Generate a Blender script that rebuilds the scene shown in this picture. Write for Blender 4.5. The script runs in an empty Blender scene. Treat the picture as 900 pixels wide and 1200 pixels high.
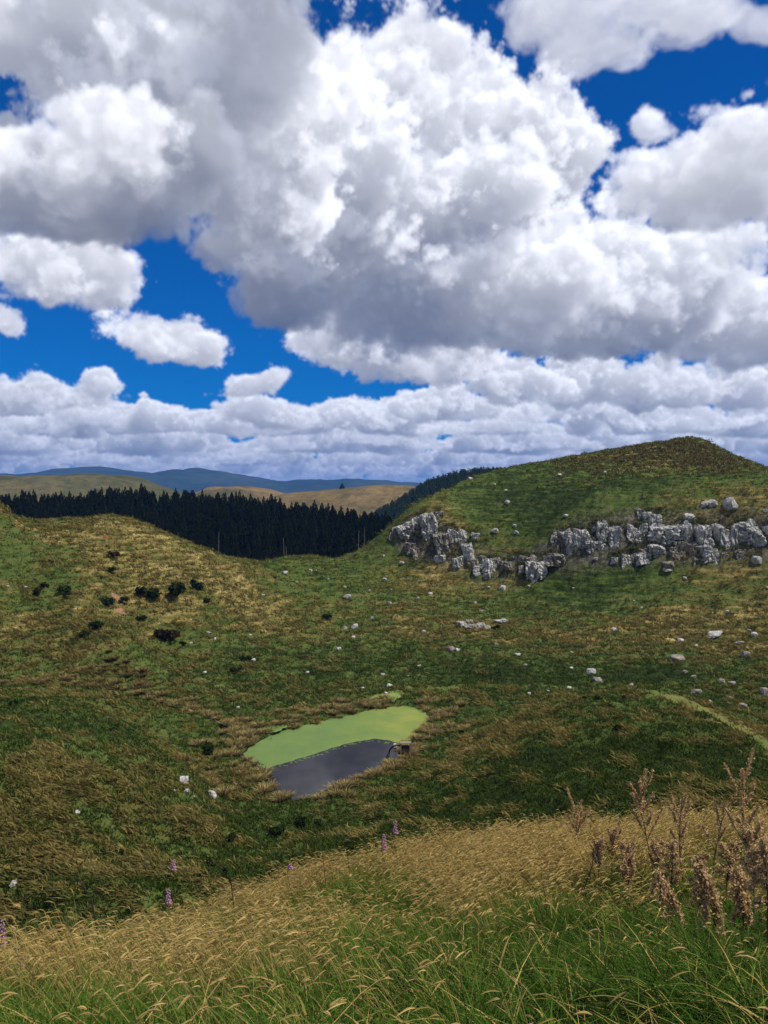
import bpy, math, random
import numpy as np
from mathutils import Vector, Matrix

S = bpy.context.scene
COL = S.collection
F = 965.0          # focal length in photo pixels (900 x 1200)
HY = 590.0         # image row of the horizon
CH = 30.0          # eye height above the pond water
R = math.radians

# ------------------------------------------------------------------ camera
cam = bpy.data.cameras.new('camera')
camo = bpy.data.objects.new('camera', cam)
COL.objects.link(camo)
camo.location = (0, 0, CH)
camo.rotation_euler = (R(90), 0, 0)
cam.sensor_fit = 'HORIZONTAL'
cam.angle = 2 * math.atan(450 / F)
cam.shift_y = -(600 - HY) / 900
cam.clip_start = 0.05
cam.clip_end = 60000
S.camera = camo

# ------------------------------------------------------------------ render / exposure
S.view_settings.view_transform = 'Standard'
S.view_settings.look = 'None'
S.view_settings.exposure = 0.0
S.view_settings.gamma = 1.0
S.cycles.use_denoising = True
S.cycles.max_bounces = 6
S.cycles.diffuse_bounces = 3
S.cycles.glossy_bounces = 2
S.cycles.transmission_bounces = 2
S.cycles.transparent_max_bounces = 4
S.cycles.volume_bounces = 1

# ------------------------------------------------------------------ sun
SUN_EL, SUN_AZ = 60.0, 112.0       # azimuth from +Y towards +X: high, to the right and a little behind the viewer
sun = bpy.data.lights.new('sun', 'SUN')
suno = bpy.data.objects.new('sun', sun)
COL.objects.link(suno)
sun.energy = 4.8
sun.angle = R(0.5)
sun.color = (1.0, 0.93, 0.80)
sd = Vector((math.cos(R(SUN_EL)) * math.sin(R(SUN_AZ)), math.cos(R(SUN_EL)) * math.cos(R(SUN_AZ)), math.sin(R(SUN_EL))))
suno.rotation_euler = sd.to_track_quat('Z', 'Y').to_euler()
suno.location = sd * 100

def cloud_panorama(AZ=46.0, EL0=-1.5, EL1=44.0, RES=0.075, SLICES=420, seed=5):
    """March rays through a field of cumulus (lumps with a common flat base, eroded by
    periodic Perlin and Worley noise) lit by the sun; returns radiance and opacity over azimuth x elevation."""
    rg = np.random.default_rng(seed)
    f4 = np.float32
    NT = 96
    def perlin3(freq):
        g = rg.normal(size=(freq, freq, freq, 3)).astype(f4); g /= np.linalg.norm(g, axis=-1, keepdims=True)
        c = (np.arange(NT, dtype=f4) + 0.5) / NT * freq
        i0 = np.floor(c).astype(int); fr = c - i0
        w = fr ** 3 * (fr * (fr * 6 - 15) + 10)
        out = 0
        for a in (0, 1):
            for b in (0, 1):
                for e in (0, 1):
                    gg = g[np.ix_((i0 + a) % freq, (i0 + b) % freq, (i0 + e) % freq)]
                    dot = gg[..., 0] * (fr - a)[:, None, None] + gg[..., 1] * (fr - b)[None, :, None] + gg[..., 2] * (fr - e)[None, None, :]
                    out = out + dot * (w if a else 1 - w)[:, None, None] * (w if b else 1 - w)[None, :, None] * (w if e else 1 - w)[None, None, :]
        return out.astype(f4)
    def worley3(freq):
        pts = rg.random((freq, freq, freq, 3)).astype(f4)
        c = (np.arange(NT, dtype=f4) + 0.5) / NT * freq
        i0 = np.floor(c).astype(int); fr = (c - i0).astype(f4)
        best = np.full((NT, NT, NT), 9, f4)
        for a in (-1, 0, 1):
            for b in (-1, 0, 1):
                for e in (-1, 0, 1):
                    pp = pts[np.ix_((i0 + a) % freq, (i0 + b) % freq, (i0 + e) % freq)]
                    q = (pp[..., 0] + a - fr[:, None, None]) ** 2 + (pp[..., 1] + b - fr[None, :, None]) ** 2 + (pp[..., 2] + e - fr[None, None, :]) ** 2
                    np.minimum(best, q, out=best)
        return 1 - np.sqrt(best)            # about -0.3..1, high inside the puffs
    per = perlin3(3) + 0.5 * perlin3(6) + 0.27 * perlin3(12) + 0.14 * perlin3(24)
    per /= per.std()
    wor = worley3(4) + 0.5 * worley3(8) + 0.27 * worley3(16)
    wor = (wor - wor.mean()) / wor.std()
    LOW = (0.55 * per + 0.65 * wor).astype(f4)
    det = worley3(4) + 0.55 * worley3(9) + 0.32 * worley3(20) + 0.25 * perlin3(14)
    HI = ((det - det.mean()) / det.std()).astype(f4)
    def look(vol, x, y, z, tile):
        n = vol.shape[0]; v = vol.ravel()
        k = f4(n / tile)
        out = []
        X = x * k; Y = y * k; Z = z * k
        x0 = np.floor(X); y0 = np.floor(Y); z0 = np.floor(Z)
        X -= x0; Y -= y0; Z -= z0
        x0 = x0.astype(np.int32) % n; y0 = y0.astype(np.int32) % n; z0 = z0.astype(np.int32) % n
        x1 = (x0 + 1) % n; y1 = (y0 + 1) % n; z1 = (z0 + 1) % n
        a0 = x0 * n; a1 = x1 * n
        def row(a, y): return (a + y) * n
        r00 = row(a0, y0); r01 = row(a0, y1); r10 = row(a1, y0); r11 = row(a1, y1)
        iz = 1 - Z
        c00 = v[r00 + z0] * iz + v[r00 + z1] * Z
        c01 = v[r01 + z0] * iz + v[r01 + z1] * Z
        c10 = v[r10 + z0] * iz + v[r10 + z1] * Z
        c11 = v[r11 + z0] * iz + v[r11 + z1] * Z
        return (c00 * (1 - Y) + c01 * Y) * (1 - X) + (c10 * (1 - Y) + c11 * Y) * X
    # ---- lumps: azimuth column, elevation row (photo pixels), half sizes in pixels, base row
    BASE = 460.0
    lumps = []
    def lump(px, py, rx, ry, base, depth=1.0, w=1.0, back=0.0):
        d = BASE * F / (HY - base) * (1 + back)
        x, z = (px - 450) / F * d, (HY - py) / F * d
        lumps.append((x, d, z, rx / F * d, 0.5 * (rx + ry) / F * d * depth, ry / F * d, (HY - base) / F * d, w))
    for L_ in CLOUD_LUMPS: lump(*L_)
    rr = np.random.default_rng(11)
    for base, n, w0, h0 in ((577, 40, 90, 4), (571, 40, 80, 6), (565, 34, 72, 6), (557, 27, 76, 9), (545, 21, 84, 13), (529, 17, 86, 17), (509, 13, 82, 19)):
        for i in range(n):
            px = -520 + 1940 * (i + rr.uniform(0.1, 0.9)) / n
            s = rr.uniform(0.6, 1.3)
            for q in range(3):
                lump(px + rr.uniform(-0.7, 0.7) * w0 * s, base - h0 * s * rr.uniform(0.1, 0.9), w0 * s * rr.uniform(0.30, 0.75), h0 * s * rr.uniform(0.55, 1.15), base + rr.uniform(-3, 2), 1.2)
    for i in range(26):                                     # clouds to either side of the view
        sgn = -1 if i % 2 else 1
        px = 450 + sgn * rr.uniform(620, 1000); b = rr.uniform(200, 440)
        k = (HY - b) / 300
        for q in range(4):
            lump(px + rr.uniform(-120, 120) * k, b - rr.uniform(20, 110) * k, rr.uniform(60, 150) * k, rr.uniform(40, 90) * k, b, 1.0)
    lumps = np.array(lumps, f4)
    naz, nel = int(2 * AZ / RES), int((EL1 - EL0) / RES)
    CO = 4
    caz, cel = naz // CO, nel // CO
    naz, nel = caz * CO, cel * CO
    D0, D1 = 620.0, 30000.0
    depth = (D0 * (D1 / D0) ** ((np.arange(SLICES) + 0.5) / SLICES)).astype(f4)
    ratio = (D1 / D0) ** (1 / SLICES)
    def angles(n, a, b): return (a + (b - a) * (np.arange(n) + 0.5) / n)
    azc, elc = np.radians(angles(caz, -AZ, AZ)), np.radians(angles(cel, EL0, EL1))
    azf, elf = np.radians(angles(naz, -AZ, AZ)), np.radians(angles(nel, EL0, EL1))
    def dirs(az, el):
        ce = np.cos(el)[:, None]
        return (ce * np.sin(az)[None]).astype(f4), (ce * np.cos(az)[None]).astype(f4), (np.sin(el)[:, None] + 0 * az[None]).astype(f4)
    cx, cy, cz = dirs(azc, elc)
    fx, fy, fz = dirs(azf, elf)
    # ---- smooth shape field on the coarse grid, distances measured along y like the photo's depth
    Sc = np.full((SLICES, cel, caz), -2.0, f4)
    HB = np.zeros((SLICES, cel, caz), f4)
    fl = np.hypot(lumps[:, 0], lumps[:, 1])
    for s in range(SLICES):
        r = depth[s]
        x, y, z = cx * r, cy * r, cz * r
        wf_ = f4(0.018) * r
        x, y, zw = x + wf_ * look(LOW, x, y, z, 2100.0), y, z + 0.6 * wf_ * look(LOW, x + 700, y, z, 1700.0)
        for (lx, ly, lz, rx, ry, rz, zb, w) in lumps:
            if abs(math.sqrt(lx * lx + ly * ly + lz * lz) - r) > max(rx, ry, rz) * 1.8: continue
            a = math.atan2(lx, ly); ha = math.atan(rx * 1.9 / math.hypot(lx, ly)) + 0.02
            j0, j1 = np.searchsorted(azc, (a - ha, a + ha))
            e = math.atan2(lz, math.hypot(lx, ly)); he = math.atan(rz * 2.2 / math.hypot(lx, ly)) + 0.03
            i0, i1 = np.searchsorted(elc, (e - he, e + he))
            if j1 <= j0 or i1 <= i0: continue
            sl = (slice(i0, i1), slice(j0, j1))
            q = 1 - np.sqrt(((x[sl] - lx) / rx) ** 2 + ((y[sl] - ly) / ry) ** 2 + ((zw[sl] - lz) / rz) ** 2)
            q = q * w
            zz = z[sl]
            q = np.minimum(q, (zz - zb) / (0.55 * rz))              # flat base
            cur = Sc[s][sl]; bigger = q > cur
            k_ = f4(0.22)                                            # smooth union
            h_ = np.maximum(k_ - np.abs(q - cur), 0) / k_
            HB[s][sl] = np.where(bigger, (zz - zb) / (1.7 * rz + 40.0), HB[s][sl])
            Sc[s][sl] = np.maximum(q, cur) + h_ * h_ * k_ * 0.25
    AL, AH = f4(0.21), f4(0.105)
    def dens_c(S_, x, y, z):
        return np.clip((S_ + AL * look(LOW, x, y, z * 1.15, 1150.0)) * 4.0, 0, 1)
    Dc = np.zeros_like(Sc)
    for s in range(SLICES):
        mk_ = Sc[s] > -0.7
        if mk_.any():
            r = depth[s]
            Dc[s][mk_] = dens_c(Sc[s][mk_], cx[mk_] * r, cy[mk_] * r, cz[mk_] * r)
    # ---- optical depth towards the sun on the coarse grid
    SIG = f4(0.014)
    sunv = np.array([math.cos(R(CLOUD_SUN[0])) * math.sin(R(CLOUD_SUN[1])), math.cos(R(CLOUD_SUN[0])) * math.cos(R(CLOUD_SUN[1])), math.sin(R(CLOUD_SUN[0]))], f4)
    TAU = np.zeros_like(Sc)
    steps = np.array([22, 55, 100, 165, 260, 390, 560, 800], f4)
    wts = np.diff(np.concatenate([[0], (steps[1:] + steps[:-1]) / 2, [950]])).astype(f4)
    Df = Dc.ravel()
    for s in range(SLICES):
        mk_ = Sc[s] > -0.6
        if not mk_.any(): continue
        r = depth[s]
        x, y, z = cx[mk_] * r, cy[mk_] * r, cz[mk_] * r
        t = np.zeros_like(x)
        for st, wt in zip(steps, wts):
            X, Y, Z = x + sunv[0] * st, y + sunv[1] * st, z + sunv[2] * st
            rr_ = np.sqrt(X * X + Y * Y + Z * Z)
            u = (np.arctan2(X, Y) - azc[0]) / (azc[1] - azc[0])
            v = (np.arcsin(np.clip(Z / rr_, -1, 1)) - elc[0]) / (elc[1] - elc[0])
            w = np.log(rr_ / depth[0]) / math.log(ratio)
            ok = (u >= 0) & (u <= caz - 1.01) & (v >= 0) & (v <= cel - 1.01) & (w >= 0) & (w <= SLICES - 1.01)
            u = np.clip(u, 0, caz - 1.01); v = np.clip(v, 0, cel - 1.01); w = np.clip(w, 0, SLICES - 1.01)
            ui, vi, wi = u.astype(np.int32), v.astype(np.int32), w.astype(np.int32)
            uf, vf, wf = u - ui, v - vi, w - wi
            b = (wi * cel + vi) * caz + ui
            A = Df[b] * (1 - uf) + Df[b + 1] * uf
            B = Df[b + caz] * (1 - uf) + Df[b + caz + 1] * uf
            b = b + cel * caz
            A2 = Df[b] * (1 - uf) + Df[b + 1] * uf
            B2 = Df[b + caz] * (1 - uf) + Df[b + caz + 1] * uf
            val = (A * (1 - vf) + B * vf) * (1 - wf) + (A2 * (1 - vf) + B2 * vf) * wf
            t += val * wt * ok * SIG
        TAU[s][mk_] = t
    # ---- full resolution march, front to back
    T = np.ones((nel, naz), f4)
    RGB = np.zeros((nel, naz, 3), f4)
    iu = (np.arange(naz) + 0.5) / CO - 0.5; iv = (np.arange(nel) + 0.5) / CO - 0.5
    u0 = np.clip(np.floor(iu).astype(int), 0, caz - 2); uf = np.clip(iu - u0, 0, 1).astype(f4)
    v0 = np.clip(np.floor(iv).astype(int), 0, cel - 2); vf = np.clip(iv - v0, 0, 1).astype(f4)
    def up(a):
        b = a[:, u0] * (1 - uf) + a[:, u0 + 1] * uf
        return b[v0] * (1 - vf)[:, None] + b[v0 + 1] * vf[:, None]
    jit = (rg.random((nel, naz)).astype(f4) - 0.5) * 0.9
    SUNC = np.array(CLOUD_SUNC, f4); AMBT = np.array(CLOUD_TOP, f4); AMBB = np.array(CLOUD_BOT, f4); AIR = np.array(CLOUD_AIR, f4)
    for s in range(SLICES):
        if Sc[s].max() < -0.7: continue
        S_ = up(Sc[s])
        mk_ = (S_ > -0.75) & (T > 0.015)
        if not mk_.any(): continue
        r = depth[s] * (f4(ratio) ** jit[mk_])
        x, y, z = fx[mk_] * r, fy[mk_] * r, fz[mk_] * r
        Sv = S_[mk_]
        lo = Sv + AL * look(LOW, x, y, z * 1.15, 1150.0)
        k2 = lo > -0.4
        if not k2.any(): continue
        hi = np.zeros_like(lo)
        hi[k2] = AH * np.clip(3200.0 / r[k2], 0.5, 1.0).astype(f4) * (look(HI, x[k2], y[k2], z[k2], 400.0) + 0.55 * look(HI, y[k2], z[k2], x[k2], 137.0))
        soft = np.clip(1.6 + 0.5 * look(LOW, x, y, z, 3000.0), 0.5, 2.6) * CLOUD_SHARP
        dn = np.clip((lo + hi) * soft, 0, 1)
        on = dn > 0.003
        if not on.any(): continue
        idx = np.flatnonzero(mk_.ravel())[on]
        x, y, z = x[on], y[on], z[on]; dn = dn[on]
        Su = np.clip((lo[on] - Sv[on]) , -1, 1)
        # small-scale self shadow: compare with the field a little way towards the sun
        st = f4(30.0)
        lo2 = Sv[on] + AL * look(LOW, x + sunv[0] * st, y + sunv[1] * st, (z + sunv[2] * st) * 1.15, 1150.0) + AH * look(HI, x + sunv[0] * st, y + sunv[1] * st, z + sunv[2] * st, 400.0)
        d2 = np.clip(lo2 * soft[on], 0, 1)
        tau = up(TAU[s]).ravel()[idx] * 1.0 + d2 * 0.55
        ms = 0.56 * np.exp(-tau) + 0.42 * np.exp(-0.30 * tau) + 0.22 * np.exp(-0.085 * tau)
        hb = np.clip(up(HB[s]).ravel()[idx], 0, 1)
        amb = (AMBB[None] + (AMBT - AMBB)[None] * (hb ** 0.7)[:, None]) * (0.62 + 0.38 * np.exp(-1.6 * d2))[:, None]
        c = ms[:, None] * SUNC[None] + amb
        dist = r[on]
        air = np.exp(-dist / CLOUD_AIRD)[:, None]
        c = c * air + AIR[None] * (1 - air)
        a = 1 - np.exp(-dn * SIG * 2.2 * depth[s] * f4(ratio - 1))
        t = T.ravel()[idx]
        RGB.reshape(-1, 3)[idx] += (t * a)[:, None] * c
        T.ravel()[idx] = t * (1 - a)
    def soften(a):
        p = np.pad(a, ((1, 1), (1, 1)) + ((0, 0),) * (a.ndim - 2), mode='edge')
        p = p[:-2] * 0.27 + p[1:-1] * 0.46 + p[2:] * 0.27
        return p[:, :-2] * 0.27 + p[:, 1:-1] * 0.46 + p[:, 2:] * 0.27
    return soften(RGB), 1 - soften(T)

CLOUD_SUN = (SUN_EL, SUN_AZ)
CLOUD_SUNC = (0.95, 0.94, 0.94)
CLOUD_TOP = (0.20, 0.23, 0.315)
CLOUD_BOT = (0.026, 0.048, 0.120)
CLOUD_AIR = (0.16, 0.25, 0.50)
CLOUD_AIRD = 19000.0
CLOUD_SHARP = 4.2
CLOUD_LUMPS = [   # column, row, half width, half height, base row, (depth, weight, further back)
    # top left bank
    (60, 20, 190, 80, 262, 1.0, 1), (30, 60, 120, 50, 255, 1.0, 1), (220, 70, 125, 100, 290, 1.0, 1), (40, 200, 150, 48, 258, 1.0, 1), (170, 200, 110, 52, 272, 1.0, 1),
    (290, 160, 112, 98, 330, 1, 1), (-110, 150, 140, 90, 262, 1, 1), (262, 10, 50, 40, 262, 1, 1, 0),
    (350, -120, 160, 85, 262), (180, -150, 170, 90, 262), (20, -150, 160, 90, 262),  # unseen lumps above the view, added to throw shade on the bank
    # big bank
    (430, 150, 115, 95, 390), (465, 78, 42, 48, 390), (350, 230, 120, 90, 385), (318, 318, 66, 52, 388), (360, 330, 70, 50, 395), (520, 220, 130, 110, 405),
    (600, 185, 84, 82, 405), (635, 190, 52, 76, 405), (600, 130, 46, 34, 405), (700, 290, 105, 66, 405), (790, 262, 50, 30, 405), (620, 335, 170, 65, 408), (480, 335, 130, 65, 420),
    (790, 310, 75, 50, 405), (760, 350, 90, 40, 408), (480, 415, 85, 36, 448), (420, 405, 45, 34, 447), (388, 398, 22, 26, 440), (550, 410, 40, 26, 440),
    (840, 350, 70, 55, 425), (890, 365, 60, 50, 425), (980, 360, 90, 70, 425),
    # top right
    (650, 18, 58, 30, 80, 0.8, .8), (700, 52, 62, 22, 92, 0.8, .8), (765, 6, 80, 24, 70, 0.8, .8), (790, 44, 36, 12, 72, 0.8, .7), (885, 25, 34, 22, 60, .8, .7), (840, 212, 96, 46, 264, 1, 1, .1), (875, 150, 76, 34, 236, 1, .9, .1), (800, 165, 40, 22, 220, 1, .6, .1), (930, 190, 100, 70, 275, 1, 1, .1), (450, 12, 36, 22, 66, .8, .34), (235, 285, 34, 26, 330, .8, .3), (100, 140, 60, 22, 190, .8, .25),
    # clouds in the left gap
    (60, 300, 70, 46, 356), (25, 285, 50, 34, 350), (105, 325, 30, 28, 360), (-8, 365, 26, 24, 392),
    (195, 396, 62, 26, 426), (160, 388, 32, 20, 412), (235, 404, 28, 22, 432), (290, 443, 31, 20, 464),
    (130, 447, 24, 17, 480), (45, 458, 66, 26, 484), (20, 470, 60, 18, 484),
    # rows under the big bank
    (600, 440, 46, 24, 486), (660, 450, 50, 26, 492), (720, 440, 50, 28, 490), (790, 445, 60, 32, 490), (870, 440, 60, 32, 490), (520, 478, 66, 18, 498), (420, 487, 80, 18, 505), (320, 488, 60, 16, 503),
    (205, 488, 50, 17, 505), (120, 490, 60, 18, 506), (700, 490, 90, 14, 510), (850, 490, 80, 16, 510),
]

def build_world():
    W = bpy.data.worlds.new('World')
    S.world = W
    W.use_nodes = True
    nt = W.node_tree
    N, L = nt.nodes, nt.links
    bg = N['Background']
    AZ, EL0, EL1 = 46.0, -1.5, 44.0
    rgb, alpha = cloud_panorama(AZ, EL0, EL1, RES=0.062)
    h, w = alpha.shape
    im = bpy.data.images.new('cumulus', w, h, alpha=True, float_buffer=True)
    im.colorspace_settings.name = 'Non-Color'
    im.alpha_mode = 'CHANNEL_PACKED'
    im.pixels.foreach_set(np.concatenate([rgb, alpha[..., None]], axis=2).astype(np.float32).ravel())
    im.update()
    def m(op, a, b=None, c=None):
        n = N.new('ShaderNodeMath'); n.operation = op
        for i, v in enumerate((a, b, c)):
            if v is None: continue
            if isinstance(v, (int, float)): n.inputs[i].default_value = v
            else: L.new(v, n.inputs[i])
        return n.outputs[0]
    tc = N.new('ShaderNodeTexCoord')
    sp = N.new('ShaderNodeSeparateXYZ'); L.new(tc.outputs['Generated'], sp.inputs[0])
    az = m('ARCTAN2', sp.outputs[0], sp.outputs[1])
    el = m('ARCSINE', sp.outputs[2])
    u = m('MULTIPLY_ADD', az, 180 / math.pi / (2 * AZ), 0.5)
    v = m('MULTIPLY_ADD', el, 180 / math.pi / (EL1 - EL0), -EL0 / (EL1 - EL0))
    cb = N.new('ShaderNodeCombineXYZ'); L.new(u, cb.inputs[0]); L.new(v, cb.inputs[1])
    ti = N.new('ShaderNodeTexImage'); ti.image = im; ti.interpolation = 'Linear'; ti.extension = 'MIRROR'
    L.new(cb.outputs[0], ti.inputs[0])
    sky = N.new('ShaderNodeTexSky'); sky.sky_type = 'NISHITA'; sky.sun_disc = False
    sky.sun_elevation = R(SUN_EL); sky.sun_rotation = R(SUN_AZ)
    sky.ozone_density = 3.0; sky.dust_density = 0.2
    def mixc(a, b, blend, f=1.0):
        n = N.new('ShaderNodeMix'); n.data_type = 'RGBA'; n.blend_type = blend
        for i, q in ((0, f), (6, a), (7, b)):
            if isinstance(q, (int, float)): n.inputs[i].default_value = q
            elif isinstance(q, tuple): n.inputs[i].default_value = q
            else: L.new(q, n.inputs[i])
        return n.outputs[2]
    # the photograph's sky is a deep, polarised blue
    blue = mixc(sky.outputs[0], SKY_TINT, 'MULTIPLY')
    gap = m('SUBTRACT', 1.0, ti.outputs['Alpha'])
    g = N.new('ShaderNodeCombineColor')
    for i in range(3): L.new(gap, g.inputs[i])
    cl = mixc(ti.outputs['Color'], (10.0, 10.0, 10.0, 1), 'MULTIPLY')
    L.new(mixc(mixc(blue, g.outputs[0], 'MULTIPLY'), cl, 'ADD'), bg.inputs[0])
    bg.inputs[1].default_value = 0.1
    W.cycles.sampling_method = 'MANUAL'
    W.cycles.sample_map_resolution = 512
SKY_TINT = (0.012, 0.355, 0.86, 1)
build_world()

# ------------------------------------------------------------------ helpers
RNG = np.random.default_rng(7)

def mesh_np(name, verts, quads=None, tris=None, attrs=None, mat=None, parent=None, smooth=True, link=True):
    me = bpy.data.meshes.new(name)
    verts = np.asarray(verts, np.float32)
    quads = np.zeros((0, 4), np.int32) if quads is None else np.asarray(quads, np.int32)
    tris = np.zeros((0, 3), np.int32) if tris is None else np.asarray(tris, np.int32)
    nl = quads.size + tris.size; nf = len(quads) + len(tris)
    me.vertices.add(len(verts)); me.vertices.foreach_set('co', verts.ravel())
    me.loops.add(nl); me.loops.foreach_set('vertex_index', np.concatenate([quads.ravel(), tris.ravel()]).astype(np.int32))
    me.polygons.add(nf)
    st = np.concatenate([np.arange(len(quads)) * 4, quads.size + np.arange(len(tris)) * 3]).astype(np.int32)
    me.polygons.foreach_set('loop_start', st)
    me.polygons.foreach_set('use_smooth', np.full(nf, smooth, bool))
    for k, v in (attrs or {}).items():
        a = me.attributes.new(k, 'FLOAT', 'POINT'); a.data.foreach_set('value', np.asarray(v, np.float32))
    me.update(calc_edges=True)
    if mat: me.materials.append(mat)
    if not link: return me
    return link_obj(name, me, parent)

def link_obj(name, me, parent=None):
    o = bpy.data.objects.new(name, me)
    COL.objects.link(o)
    if parent is not None: o.parent = parent
    return o

def tag(o, label=None, cat=None, group=None, kind=None):
    if label: o['label'] = label
    if cat: o['category'] = cat
    if group: o['group'] = group
    if kind: o['kind'] = kind
    return o

def grad2(ix, iy, seed):
    h = (ix.astype(np.int64) * 374761393 + iy.astype(np.int64) * 668265263 + seed * 974711) & 0x7fffffff
    h = ((h ^ (h >> 13)) * 1274126177) & 0x7fffffff
    return ((h ^ (h >> 16)) & 0xffff) / 65536.0 * (2 * math.pi)

def perlin(x, y, seed=0):
    x = np.asarray(x, np.float64); y = np.asarray(y, np.float64)
    x0 = np.floor(x); y0 = np.floor(y); fx = x - x0; fy = y - y0
    u = fx ** 3 * (fx * (fx * 6 - 15) + 10); v = fy ** 3 * (fy * (fy * 6 - 15) + 10)
    def g(a, b):
        t = grad2(x0 + a, y0 + b, seed)
        return np.cos(t) * (fx - a) + np.sin(t) * (fy - b)
    return 1.5 * ((g(0, 0) * (1 - u) + g(1, 0) * u) * (1 - v) + (g(0, 1) * (1 - u) + g(1, 1) * u) * v)

def fbm(x, y, octs=4, seed=0, gain=0.5):
    out = 0; a = 1.0
    for i in range(octs):
        out = out + a * perlin(x * 2 ** i + 17.3 * i, y * 2 ** i - 9.1 * i, seed + i); a *= gain
    return out

def sstep(a, b, x):
    t = np.clip((np.asarray(x, float) - a) / (b - a), 0, 1); return t * t * (3 - 2 * t)

# ------------------------------------------------------------------ terrain: surveyed spot heights and a smooth surface through them
K = 1.11
CTRL = []
def P(px, py, d): CTRL.append(((px - 450) / F * d, d, -(py - HY) / F * d))
def Pk(px, py, d): P(px, py, d * K)
def Q(px, z, d): CTRL.append(((px - 450) / F * d, d, z))
def X(x, y, z): CTRL.append((x, y, z))
# the slope the viewer stands on
for x in (-14, -6, 0, 6, 14): X(x, -14, -0.3 + 0.01 * x); X(x, 0.2, -1.62 + 0.012 * x)
for px, py, d in ((-60, 1205, 3.8), (450, 1205, 3.4), (960, 1205, 3.1), (-60, 1205, 6.0), (200, 1142, 6.0), (450, 1112, 6.0), (700, 1090, 6.0), (960, 1082, 6.0),
                  (-100, 1220, 7.6), (0, 1160, 8.0), (200, 1112, 8.8), (330, 1070, 9.4), (450, 1032, 10.0), (600, 1008, 10.6), (750, 994, 11.0), (960, 984, 11.0)): P(px, py, d)
for px, z, d in ((0, -8.0, 13), (450, -7.6, 14.5), (900, -7.0, 14.5), (0, -15, 24), (450, -14, 24), (900, -11.5, 24), (0, -21, 35), (300, -23, 38), (600, -19.0, 36), (900, -15.5, 36), (-300, -12, 22), (1250, -8, 24)): Q(px, z, d)
# left slope running down to the gully
for a in ((0, 1080, 45), (100, 1055, 46), (200, 1030, 49), (0, 950, 55), (100, 960, 56), (180, 950, 62), (0, 880, 64), (80, 880, 68), (130, 910, 66), (200, 990, 56), (-120, 900, 55), (-120, 1020, 45),
          (0, 838, 76), (70, 830, 80), (140, 850, 84), (200, 950, 60.5), (240, 966, 60), (150, 915, 62.5), (250, 945, 73), (320, 985, 62), (380, 985, 62), (60, 816, 92), (0, 813, 93), (120, 822, 95)): Pk(*a)
Q(60, -27.6, 104 * K); Q(0, -27.2, 106 * K)
# pond basin
for a in ((240, 928, 73), (215, 905, 80), (240, 880, 89), (190, 870, 91), (288, 952, 72.5), (420, 925, 79), (450, 940, 74), (470, 905, 84), (520, 850, 101), (270, 862, 96),
          (400, 815, 116), (480, 815, 117), (320, 835, 107), (200, 830, 109), (130, 808, 118), (550, 830, 108)): Pk(*a)
# knoll to the right
for a in ((520, 902, 76), (580, 866, 82), (640, 830, 87), (700, 817, 88), (740, 810, 89), (790, 817, 85), (840, 836, 80), (900, 868, 72), (980, 900, 64), (640, 920, 58), (800, 920, 53), (560, 960, 60), (450, 985, 55), (640, 880, 70),
          (720, 870, 68), (900, 940, 47), (700, 975, 48), (820, 860, 68), (1050, 940, 52)): Pk(*a)
Q(660, -28.5, 104 * K); Q(740, -29.0, 107 * K); Q(830, -29.2, 104 * K); Q(920, -29.0, 96 * K); Q(1020, -28.0, 90 * K)
# valley floor and the long slope up to the bluff
for a in ((450, 795, 128), (300, 770, 140), (180, 775, 134), (600, 790, 131), (740, 795, 128), (860, 800, 124), (950, 800, 122), (300, 700, 166), (270, 690, 164), (400, 700, 178), (230, 735, 147), (345, 655, 216), (400, 655, 216),
          (440, 640, 214), (500, 700, 185), (600, 715, 178), (700, 715, 174), (800, 715, 171), (900, 715, 168), (480, 745, 160), (600, 750, 158), (750, 755, 152), (900, 760, 148), (380, 750, 158), (1020, 740, 156)): Pk(*a)
# bluff: foot of the crag, head of the crag, hilltop
for a in ((470, 650, 208), (505, 668, 202), (560, 684, 195), (620, 684, 190), (680, 668, 187), (740, 670, 184), (800, 668, 181), (860, 668, 178), (910, 664, 176), (1000, 668, 174)): Pk(*a)
for a in ((478, 614, 212), (510, 596, 212), (545, 618, 207), (580, 652, 199), (630, 652, 194), (665, 618, 194), (700, 606, 192), (760, 604, 190), (820, 600, 187), (880, 602, 184), (920, 602, 182), (1000, 610, 180)): Pk(*a)
for a in ((548, 562, 232), (600, 549, 246), (660, 538, 256), (720, 527, 264), (775, 518, 268), (797, 515, 268), (812, 514, 269), (826, 516, 269), (840, 523, 268), (862, 535, 266), (900, 549, 262), (960, 572, 256), (1050, 598, 250), (620, 590, 215), (750, 570, 222), (560, 595, 218), (850, 570, 222)): Pk(*a)
for px, z, d in ((480, -34, 290), (560, -8, 320), (640, 2, 340), (750, 8, 350), (850, 4, 345), (950, -12, 335), (1100, -20, 320)): Q(px, z, d)
# left hill
for a in ((-12, 586, 150), (0, 595, 152), (12, 607, 155), (26, 616, 160), (60, 614, 164), (100, 610, 168), (130, 608, 169), (165, 615, 171), (200, 628, 173), (230, 641, 178), (260, 652, 181), (298, 659, 186), (320, 660, 194),
          (100, 700, 141), (150, 745, 131), (50, 760, 126), (230, 690, 156), (20, 660, 143), (0, 720, 131), (100, 650, 154), (180, 660, 160), (-80, 560, 148), (-120, 640, 134), (-120, 760, 112)): Pk(*a)
for px, z, d in ((150, -12, 212), (200, -14, 208), (230, -17, 211), (260, -20, 213), (285, -23, 216), (0, -10, 212), (60, -16, 222), (130, -18, 226), (200, -24, 226), (260, -30, 230), (320, -35, 268), (400, -38, 282), (440, -37, 284), (-150, -6, 215)): Q(px, z, d)
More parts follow.
